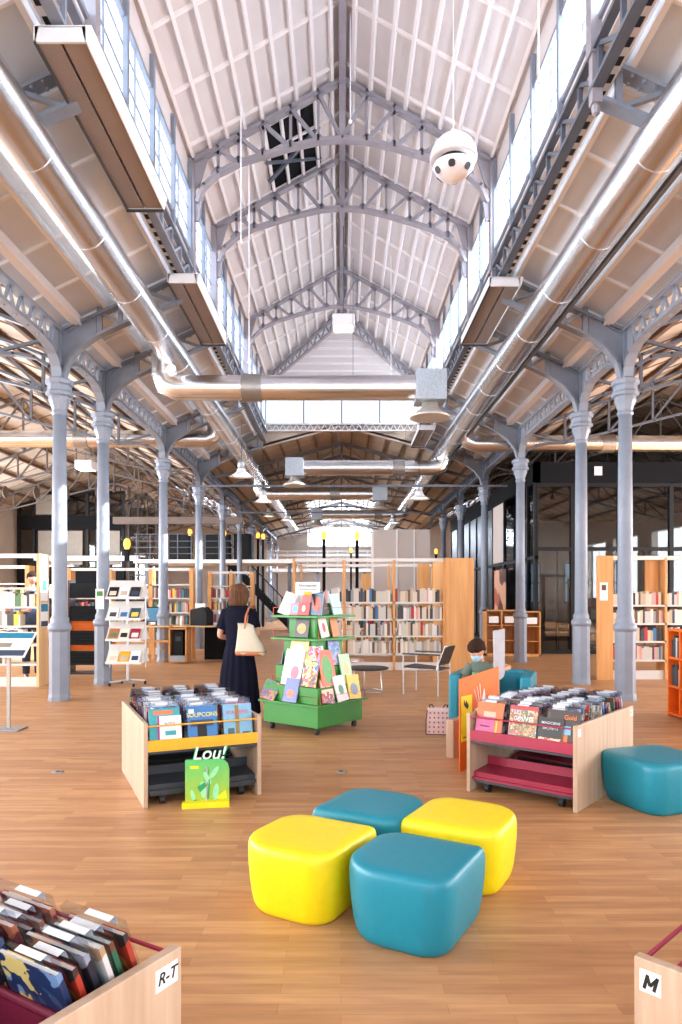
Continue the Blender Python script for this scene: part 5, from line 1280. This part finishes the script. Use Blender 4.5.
def head_mesh(c,s,rot,mat,parent,name='head'):
    """face towards local -y before rot; s = head height"""
    vs=[];fs=[];NU,NV=32,24
    for i in range(NV+1):
        ph=math.pi*i/NV
        for j in range(NU):
            th=2*math.pi*j/NU
            x=math.sin(ph)*math.cos(th); y=math.sin(ph)*math.sin(th); z=-math.cos(ph)
            fx=.36*x; fy=.43*y; fz=.5*z
            if z<0:
                k=(-z)**1.4; fx*=1-.38*k; fy*=1-.30*k
                fy-=.07*k
            if y<0:
                g=math.exp(-((x/.16)**2+((z+.12)/.2)**2)); fy-=.085*g*(1 if z>-.25 else .5)          # nose
                g=math.exp(-(((abs(x)-.33)/.16)**2+((z-.06)/.12)**2)); fy+=.035*g                      # eye sockets
                g=math.exp(-((x/.25)**2+((z+.5)/.07)**2)); fy-=.02*g                                   # lips
                g=math.exp(-((x/.3)**2+((z-.18)/.08)**2)); fy-=.012*g
            vs.append((fx,fy,fz))
    for i in range(NV):
        for j in range(NU):
            k=(j+1)%NU; fs.append((i*NU+j,i*NU+k,(i+1)*NU+k,(i+1)*NU+j))
    Mx=Matrix.Translation(c)@rot@Matrix.Scale(s,4)
    mb=MB(Mx); mb.smooth=True; mb.add(vs,fs)
    for sx in (-1,1):
        mb.ball((sx*.365,.03,-.02),.09,10,8,(.35,.7,1.15))
    o=mb.build(name,mat,parent)
    eb=MB(Mx)
    for sx in (-1,1): eb.ball((sx*.135,-.375,.035),.04,10,8)
    eb.build('eyes',M['paper'],o)
    ib=MB(Mx)
    for sx in (-1,1): ib.ball((sx*.135,-.402,.03),.02,8,6)
    ib.build('irises',M['hairk'],o)
    lb=MB(Mx); lb.ball((0,-.43,-.25),.06,10,6,(1.2,.5,.35)); lb.build('lips',pm('lips',(176,96,88),.45),o)
    return o,Mx
# --- woman seen from behind
WX,WY=-1.205,8.25
t=thing('person','woman with brown hair in a long navy dress seen from behind','person',(WX,WY,0),R(-14))
# local +y is forward (away from the camera)
V={'pelvis':((0,0,.90),(.13,.1)),'spine':((0,0,1.06),(.11,.085)),'chest':((0,0,1.22),(.135,.09)),'neckb':((0,0,1.36),(.06,.06)),'neck':((0,.015,1.42),(.045,.045)),'skull':((0,.03,1.49),(.055,.06)),
 'l_sh':((-.165,0,1.325),.052),'l_el':((-.235,-.03,1.02),.037),'l_wrist':((-.14,.19,.99),.025),
 'r_sh':((.165,0,1.325),.052),'r_el':((.235,-.01,1.04),.037),'r_wrist':((.14,.2,1.03),.025),
 'l_hip':((-.09,0,.84),(.085,.085)),'l_knee':((-.09,.02,.46),.055),'l_ank':((-.09,-.01,.09),.035),'l_toe':((-.10,.12,.035),.03),
 'r_hip':((.09,0,.84),(.085,.085)),'r_knee':((.09,.02,.46),.055),'r_ank':((.09,-.01,.09),.035),'r_toe':((.10,.12,.035),.03)}
E=[('pelvis','spine'),('spine','chest'),('chest','neckb'),('neckb','neck'),('neck','skull'),('chest','l_sh'),('l_sh','l_el'),('l_el','l_wrist'),('chest','r_sh'),('r_sh','r_el'),('r_el','r_wrist'),
 ('pelvis','l_hip'),('l_hip','l_knee'),('l_knee','l_ank'),('l_ank','l_toe'),('pelvis','r_hip'),('r_hip','r_knee'),('r_knee','r_ank'),('r_ank','r_toe')]
add_hand(V,E,-1,V['l_wrist'][0],(.35,.8,.3),(.8,-.3,.2)); add_hand(V,E,1,V['r_wrist'][0],(-.35,.8,.3),(-.8,-.3,.2))
skin('body',V,E,M['skin'],t,2,'pelvis')
hd,Mx=head_mesh((0,.035,1.525),.225,Matrix.Rotation(R(180),4,'Z')@Matrix.Rotation(R(14),4,'X'),M['skin'],t)
q=MB(); rings=[]
for (z,rx,ry,cy,front) in ((1.385,.095,.05,-.045,.3),(1.41,.112,.085,-.03,.3),(1.45,.117,.105,-.012,.35),(1.50,.115,.118,.005,.55),(1.55,.107,.12,.01,.75),(1.59,.096,.113,.015,1),(1.62,.074,.09,.012,1),(1.64,.045,.055,.01,1),(1.648,.012,.015,.01,1)):
    r=[]
    for k in range(36):
        a=2*math.pi*k/36; f=1
        if math.sin(a)>.2: f=front+(1-front)*(1-min(1,(math.sin(a)-.2)/.5))
        w=1+.025*math.sin(9*a+z*30)
        r.append((rx*math.cos(a)*w,cy+ry*math.sin(a)*f*w,z))
    rings.append(r)
q.loft(rings); q.build('hair',M['hairb'],t)
q=MB(); rings=[]
for (z,rx,ry,fo) in ((.125,.245,.2,.07),(.13,.25,.205,.07),(.35,.235,.19,.06),(.6,.212,.17,.05),(.8,.18,.148,.035),(.93,.152,.122,.012),(.96,.147,.118,.0),(.99,.152,.118,0),(1.1,.165,.12,0),(1.22,.186,.122,0),(1.31,.192,.105,0),(1.355,.165,.085,0),(1.385,.11,.07,0),(1.41,.066,.06,0),(1.43,.058,.056,0)):
    rings.append([((rx*(1+fo*math.cos(15*a+.6*math.sin(3*a))))*math.cos(a),(ry*(1+fo*math.cos(15*a+.6*math.sin(3*a))))*math.sin(a),z) for a in [2*math.pi*k/90 for k in range(90)]])
q.loft(rings); dr=q.build('dress',M['dress'],t)
q=MB(); q.lathe([(.152,0),(.156,.012),(.152,.025)],40,(0,0,.945),sy=.8); q.build('belt',M['dress'],dr)
for s,e in ((-1,V['l_el'][0]),(1,V['r_el'][0])):
    a=Vector((s*.15,0,1.335)); b=Vector(e); m_=a.lerp(b,.72); q=MB(); q.tube([a,a.lerp(b,.25),a.lerp(b,.5),m_],.06,16,radii=[.062,.064,.066,.068]); q.build('sleeve',M['dress'],dr)
for s in (-1,1):
    q=MB(); q.loft([[(s*.095+.04*math.cos(a)*k,.04+.125*math.sin(a)*k,z) for a in [2*math.pi*i/20 for i in range(20)]] for z,k in ((.0,.95),(.02,1.05),(.045,1.0),(.065,.7),(.075,.4))]); q.build('shoe',M['leather'],t)
# tote bag on her right shoulder
t=thing('tote_bag','cream canvas tote bag with tan base hanging from the woman\'s shoulder','bag',(WX+.12,WY-.155,.82),R(-14))
q=MB(); rings=[]
for (z,x0,x1,d) in ((.0,-.13,.21,.055),(.03,-.14,.23,.07),(.12,-.125,.2,.065),(.22,-.115,.13,.05),(.31,-.11,.09,.03),(.355,-.12,.075,.012)):
    r=[];n=24
    for k in range(n):
        a=2*math.pi*k/n; c=math.copysign(abs(math.cos(a))**.6,math.cos(a)); s_=math.copysign(abs(math.sin(a))**.6,math.sin(a))
        r.append(((x0+x1)/2+(x1-x0)/2*c,d*s_,z+.012*math.sin(5*c)))
    rings.append(r)
q.loft(rings); q.build('body',M['canvas'],t)
q=MB(); q.loft([[(p[0],p[1]*1.03,p[2]-.002+(.0 if i==0 else .0)) for p in rr_] for i,rr_ in enumerate([[( (x0+x1)/2+((x1-x0)/2+.003)*math.copysign(abs(math.cos(a))**.6,math.cos(a)), d*math.copysign(abs(math.sin(a))**.6,math.sin(a)), z) for a in [2*math.pi*k/24 for k in range(24)]] for (z,x0,x1,d) in ((-.004,-.13,.21,.058),(.045,-.142,.232,.072))])]); q.build('base',M['tan'],t)
for dy,xo in ((-.03,0),(.03,.0)):
    q=MB(); q.pline([(-.02,dy,.30),(-.015,dy*.9+.02,.45),(-.005,.09+dy*.6,.545),(.01,.15+dy*.6,.565),(.02,.2+dy*.6,.53)],.022,.005,up=(0,1,.3)); q.build('strap',M['tan'],t)
# --- boy reading in the tub chair. local -y is forward
t=thing('person','boy with a face mask and grey-green T-shirt sitting bent over in the teal armchair','person',(1.46,7.28,0),R(-24))
V={'pelvis':((0,.08,.47),(.11,.09)),'spine':((0,.07,.60),(.1,.075)),'chest':((0,.02,.72),(.105,.075)),'neckb':((0,-.025,.80),(.045,.045)),'neck':((0,-.05,.845),(.036,.036)),'skull':((-.01,-.085,.90),(.05,.05)),
 'l_sh':((-.125,0,.775),.038),'l_el':((-.2,-.1,.60),.03),'l_wrist':((-.08,-.24,.58),.021),
 'r_sh':((.125,0.01,.775),.038),'r_el':((.30,-.04,.775),.03),'r_wrist':((.26,-.19,.765),.021),
 'l_hip':((-.07,.04,.45),(.062,.062)),'l_knee':((-.08,-.32,.45),.045),'l_ank':((-.08,-.38,.08),.03),'l_toe':((-.08,-.49,.035),.028),
 'r_hip':((.07,.04,.45),(.062,.062)),'r_knee':((.08,-.32,.45),.045),'r_ank':((.08,-.38,.08),.03),'r_toe':((.08,-.49,.035),.028)}
add_hand(V,E2:=[('pelvis','spine'),('spine','chest'),('chest','neckb'),('neckb','neck'),('neck','skull'),('chest','l_sh'),('l_sh','l_el'),('l_el','l_wrist'),('chest','r_sh'),('r_sh','r_el'),('r_el','r_wrist'),
 ('pelvis','l_hip'),('l_hip','l_knee'),('l_knee','l_ank'),('l_ank','l_toe'),('pelvis','r_hip'),('r_hip','r_knee'),('r_knee','r_ank'),('r_ank','r_toe')],-1,V['l_wrist'][0],(.8,-.4,0),(0,-.2,1),.8)
add_hand(V,E2,1,V['r_wrist'][0],(-.5,-.8,0),(0,0,-1),.8)
skin('body',V,E2,M['skin'],t,2,'pelvis')
hd,Mx=head_mesh((-.02,-.12,.945),.215,Matrix.Rotation(R(-14),4,'Z')@Matrix.Rotation(R(30),4,'X'),M['skin'],t)
q=MB(Mx); rings=[]
for (z,rx,ry,cy,front) in ((-.22,.30,.25,.16,.1),(-.1,.39,.38,.10,.1),(.05,.42,.46,.05,.2),(.10,.42,.49,.02,.9),(.28,.40,.48,.01,1.02),(.40,.33,.41,.01,1),(.49,.22,.28,.01,1),(.545,.08,.1,.01,1)):
    r=[]
    for k in range(36):
        a=2*math.pi*k/36; f=1
        if math.sin(a)<-.2: f=front+(1-front)*(1-min(1,(-math.sin(a)-.2)/.35))
        w=1+.035*math.sin(7*a+z*14)+.02*math.sin(17*a+z*31)
        r.append((rx*math.cos(a)*w,cy+ry*math.sin(a)*f*w,z))
    rings.append(r)
q.loft(rings); q.build('hair',M['hairk'],t)
q=MB(Mx); rings=[]
for z,rx,ry in ((-.44,.16,.37),(-.38,.22,.42),(-.25,.27,.475),(-.13,.27,.5),(-.04,.24,.47)):
    rings.append([(rx*math.sin(R(a)),-.04-ry*math.cos(R(a))+.02,z) for a in range(-80,81,10)])
q.loft(rings,closed=False,caps=False); mk=q.build('face_mask',M['mask'],t); sd=mk.modifiers.new('thick','SOLIDIFY'); sd.thickness=.004
q=MB(); rings=[]
for (z,rx,ry,cy) in ((.46,.125,.105,.07),(.55,.12,.1,.075),(.65,.125,.095,.055),(.73,.135,.09,.02),(.785,.13,.075,.0),(.81,.085,.06,-.015),(.825,.055,.05,-.03)):
    rings.append([(rx*math.cos(a),cy+ry*math.sin(a),z) for a in [2*math.pi*k/28 for k in range(28)]])
q.loft(rings); sh=q.build('tshirt',M['tshirt'],t)
for a,b in (((-.11,0,.775),V['l_el'][0]),((.11,.01,.775),V['r_el'][0])):
    a=Vector(a); b=Vector(b); MB().tube([a,a.lerp(b,.3),a.lerp(b,.65)],.05,14,radii=[.048,.05,.052]).build('sleeve',M['tshirt'],sh)
q=MB(); 
for x0,x1 in ((-.08,-.05),(-.04,.0),(.01,.04),(.05,.08)): q.box(x0,x1,-.078,-.07,.68,.71)
q.build('chest_print',pm('mint_print',(110,190,160),.7),sh)
for s in (-1,1):
    q=MB(); q.tube([(s*.07,.06,.45),(s*.075,-.15,.455),(s*.08,-.31,.45),(s*.08,-.345,.40),(s*.08,-.38,.12)],.07,16,radii=[.075,.07,.06,.056,.045]); q.build('trousers',M['trouser'],t)
    q=MB(); q.loft([[(s*.08+.035*math.cos(a)*k,-.43+.1*math.sin(a)*k,z) for a in [2*math.pi*i/20 for i in range(20)]] for z,k in ((.0,.95),(.02,1.05),(.045,1.0),(.065,.7),(.08,.4))]); q.build('shoe',M['paper'],t)
ob=MB(Matrix.Translation((1.36,6.99,.585))@Matrix.Rotation(R(-24),4,'Z')@Matrix.Rotation(R(25),4,'X')); ob.box(-.13,-.002,-.08,.09,0,.012).box(.002,.13,-.08,.09,0,.012)
o=ob.build('open_book',M['paper']); tag(o,'open book the boy is reading in his lap','book')
MB(Matrix.Translation((1.36,6.99,.583))@Matrix.Rotation(R(-24),4,'Z')@Matrix.Rotation(R(25),4,'X')).box(-.135,.135,-.085,.095,-.003,0).build('cover',M['crim'],o)
# --- person behind the left bookcase
t=thing('person','dark-haired person in navy standing behind the left bookcase','person',(-5.6,12.7,0),R(30))
V={'pelvis':((0,0,1.0),(.15,.11)),'spine':((0,0,1.18),(.13,.1)),'chest':((0,0,1.38),(.17,.11)),'neckb':((0,0,1.57),(.07,.07)),'neck':((0,0,1.65),(.05,.05)),'skull':((0,-.01,1.75),(.06,.06)),
 'l_sh':((-.2,0,1.52),.06),'l_el':((-.26,-.05,1.22),.045),'l_wrist':((-.12,-.28,1.24),.03),'r_sh':((.2,0,1.52),.06),'r_el':((.26,-.05,1.22),.045),'r_wrist':((.12,-.28,1.24),.03),
 'l_hip':((-.1,0,.93),.09),'l_knee':((-.1,-.02,.5),.06),'l_ank':((-.1,.02,.09),.04),'l_toe':((-.11,-.12,.035),.032),'r_hip':((.1,0,.93),.09),'r_knee':((.1,-.02,.5),.06),'r_ank':((.1,.02,.09),.04),'r_toe':((.11,-.12,.035),.032)}
E3=[('pelvis','spine'),('spine','chest'),('chest','neckb'),('neckb','neck'),('neck','skull'),('chest','l_sh'),('l_sh','l_el'),('l_el','l_wrist'),('chest','r_sh'),('r_sh','r_el'),('r_el','r_wrist'),
 ('pelvis','l_hip'),('l_hip','l_knee'),('l_knee','l_ank'),('l_ank','l_toe'),('pelvis','r_hip'),('r_hip','r_knee'),('r_knee','r_ank'),('r_ank','r_toe')]
add_hand(V,E3,-1,V['l_wrist'][0],(.2,-.9,.1),(.9,.2,0)); add_hand(V,E3,1,V['r_wrist'][0],(-.2,-.9,.1),(-.9,.2,0))
skin('body',V,E3,M['skin'],t,1,'pelvis')
hd,Mx=head_mesh((0,-.02,1.82),.235,Matrix.Rotation(R(12),4,'X'),M['skin'],t)
q=MB(Mx); rings=[]
for (z,rx,ry,cy,front) in ((-.15,.35,.3,.13,.1),(.0,.41,.44,.05,.2),(.16,.42,.49,.02,.8),(.28,.40,.48,.01,1.0),(.42,.32,.40,.01,1),(.53,.15,.2,.01,1)):
    rings.append([(rx*math.cos(a),cy+ry*math.sin(a)*(front if math.sin(a)<-.5 else 1),z) for a in [2*math.pi*k/32 for k in range(32)]])
q.loft(rings); q.build('hair',M['hairk'],t)
q=MB(); rings=[]
for (z,rx,ry) in ((.9,.175,.135),(1.1,.16,.125),(1.3,.19,.13),(1.48,.205,.115),(1.57,.13,.08),(1.6,.08,.07)): rings.append([(rx*math.cos(a),ry*math.sin(a),z) for a in [2*math.pi*k/28 for k in range(28)]])
q.loft(rings); sh=q.build('shirt',M['papern'],t)
for s in (-1,1):
    a=Vector((s*.18,0,1.53)); b=Vector((s*.26,-.05,1.22)); MB().tube([a,a.lerp(b,.5),b,Vector((s*.19,-.17,1.23))],.07,14,radii=[.07,.07,.06,.052]).build('sleeve',M['papern'],sh)
    MB().tube([(s*.1,0,1.0),(s*.1,-.01,.5),(s*.1,.02,.1)],.09,16,radii=[.1,.08,.06]).build('trousers',M['trouser'],t)
    q=MB(); q.loft([[(s*.1+.045*math.cos(a)*k,-.04+.13*math.sin(a)*k,z) for a in [2*math.pi*i/20 for i in range(20)]] for z,k in ((.0,.95),(.02,1.05),(.045,1.0),(.07,.7),(.09,.4))]); q.build('shoe',M['leather'],t)
# patterned shopping bag
t=thing('shopping_bag','pink patterned shopping bag with dark edges standing on the floor by the armchair','bag',(1.06,7.62,0),R(-6))
q=MB(); q.loft([[(x*.135*k+(.0),y*.06*k2,z) for x,y in ((-1,-1),(1,-1),(1,1),(-1,1))] for z,k,k2 in ((0,1,1),(.15,.99,1),(.26,.9,.7),(.29,.86,.4))]); bg=q.build('body',None or pm('pink_bag_cloth',(232,196,190),.7,0,.05,20),t); bg.data.shade_flat()
q=MB()
for r_ in range(5):
    for c in range(5): 
        z=.03+.05*r_; x=(-.1+.05*c)*(1-.03*r_); yy=-.0615*(1 if z<.15 else 1-.3*(z-.15)/.11)
        q.prism([(x-.01,z),(x,z-.009),(x+.011,z+.002),(x+.004,z+.014),(x-.008,z+.012)],'y',yy-.002,yy+.004)
q.build('printed_motifs',pm('bag_red_motif',(190,80,80),.7),t)
q=MB(); q.pline([(-.135,-.062,0),(-.134,-.062,.15),(-.12,-.045,.26)],.008,.008).pline([(.135,-.062,0),(.134,-.062,.15),(.12,-.045,.26)],.008,.008).bar((-.135,-.062,.004),(.135,-.062,.004),.008); q.build('edge_piping',M['ink'],t)
for sx in (-1,1):
    q=MB(); q.tube([(sx*.09,-.02,.28),(sx*.10,-.03,.315),(sx*.07,-.035,.325),(sx*.05,-.02,.285)],.006,8); q.build('handle',M['ink'],t)
# ================================================================ camera, daylight, render settings
cam=bpy.data.cameras.new('camera'); co=bpy.data.objects.new('camera',cam); COL.objects.link(co); SC.camera=co
co.location=(0,0,1.5); co.rotation_euler=(R(90),0,0)
cam.sensor_fit='VERTICAL'; cam.sensor_height=36; cam.sensor_width=24; cam.lens=700/1024*36; cam.shift_y=84/1024; cam.clip_end=200
w=bpy.data.worlds.new('World'); SC.world=w; w.use_nodes=True; bg=w.node_tree.nodes['Background']; bg.inputs[0].default_value=(.86,.93,1,1); bg.inputs[1].default_value=WORLD
def area(name,loc,size,rot,power,col=(1,1,1),spread=180):
    l=bpy.data.lights.new(name,'AREA'); l.shape='RECTANGLE'; l.size,l.size_y=size; l.energy=power; l.color=col; l.spread=R(spread)
    o=bpy.data.objects.new(name,l); COL.objects.link(o); o.location=loc; o.rotation_euler=rot; return o
sun=bpy.data.lights.new('sun','SUN'); sun.energy=SUN; sun.angle=R(.6); sun.color=(1,.95,.88)
so=bpy.data.objects.new('sun',sun); COL.objects.link(so); so.rotation_euler=Vector((-1,.04,-.685)).to_track_quat('-Z','Y').to_euler()
# daylight entering by the clerestory bands (sky panels outside the panes)
area('clerestory_daylight_left',(CX-2.75,7.4,7.1),(25,1.1),(0,R(-78),R(0)),CL,(.88,.94,1))
area('clerestory_daylight_right',(CX+2.75,7.4,7.1),(25,1.1),(0,R(78),0),CL*1.3,(.95,.97,1))
for o in bpy.data.objects:
    if o.name.startswith('clerestory_daylight'):
        o.data.size,o.data.size_y=1.1,25
area('side_fill_left',(-HW-.6,6.5,2.9),(3.4,22),(0,R(-90),0),SW,(.93,.96,1))  # added light for the left side hall, out of view
area('side_fill_right',(HW+.6,6.5,2.9),(3.4,22),(0,R(90),0),SW*.6,(.93,.96,1))  # added light for the right side hall, out of view
area('far_roof_daylight',(CX,38.7,8.2),(3.6,10),(0,0,0),RL,(.95,.98,1))
area('far_left_roof_daylight',(CX-6.9,37.5,8.4),(3,6.8),(0,R(-20),0),RL,(.95,.98,1))
area('far_right_roof_daylight',(CX+6.9,37.5,8.4),(3,6.8),(0,R(20),0),RL,(.95,.98,1))
area('far_gable_daylight',(0,YE+.8,5.8),(4.6,2.6),(R(-90),0,0),RL*.6,(.95,.98,1))
area('side_fill_left',(-HW-.6,22.2,2.9),(3.4,9),(0,R(-90),0),SW*.45,(.93,.96,1))  # added to lift the dark far end of the left hall
area('front_fill',(0,YB-.6,2.9),(17,5.2),(R(90),0,0),FR,(.92,.96,1))  # soft fill added behind the camera
SC.view_settings.view_transform='Standard'; SC.view_settings.look='None'; SC.view_settings.gamma=1; SC.view_settings.use_curve_mapping=False
SC.view_settings.exposure=EXPO
SC.cycles.use_denoising=True
try: SC.cycles.denoiser='OPENIMAGEDENOISE'
except Exception: pass
SC.cycles.max_bounces=9; SC.cycles.diffuse_bounces=5; SC.cycles.glossy_bounces=4; SC.cycles.transparent_max_bounces=24; SC.cycles.transmission_bounces=4
SC.cycles.caustics_reflective=False; SC.cycles.caustics_refractive=False; SC.cycles.sample_clamp_indirect=6; SC.cycles.blur_glossy=1
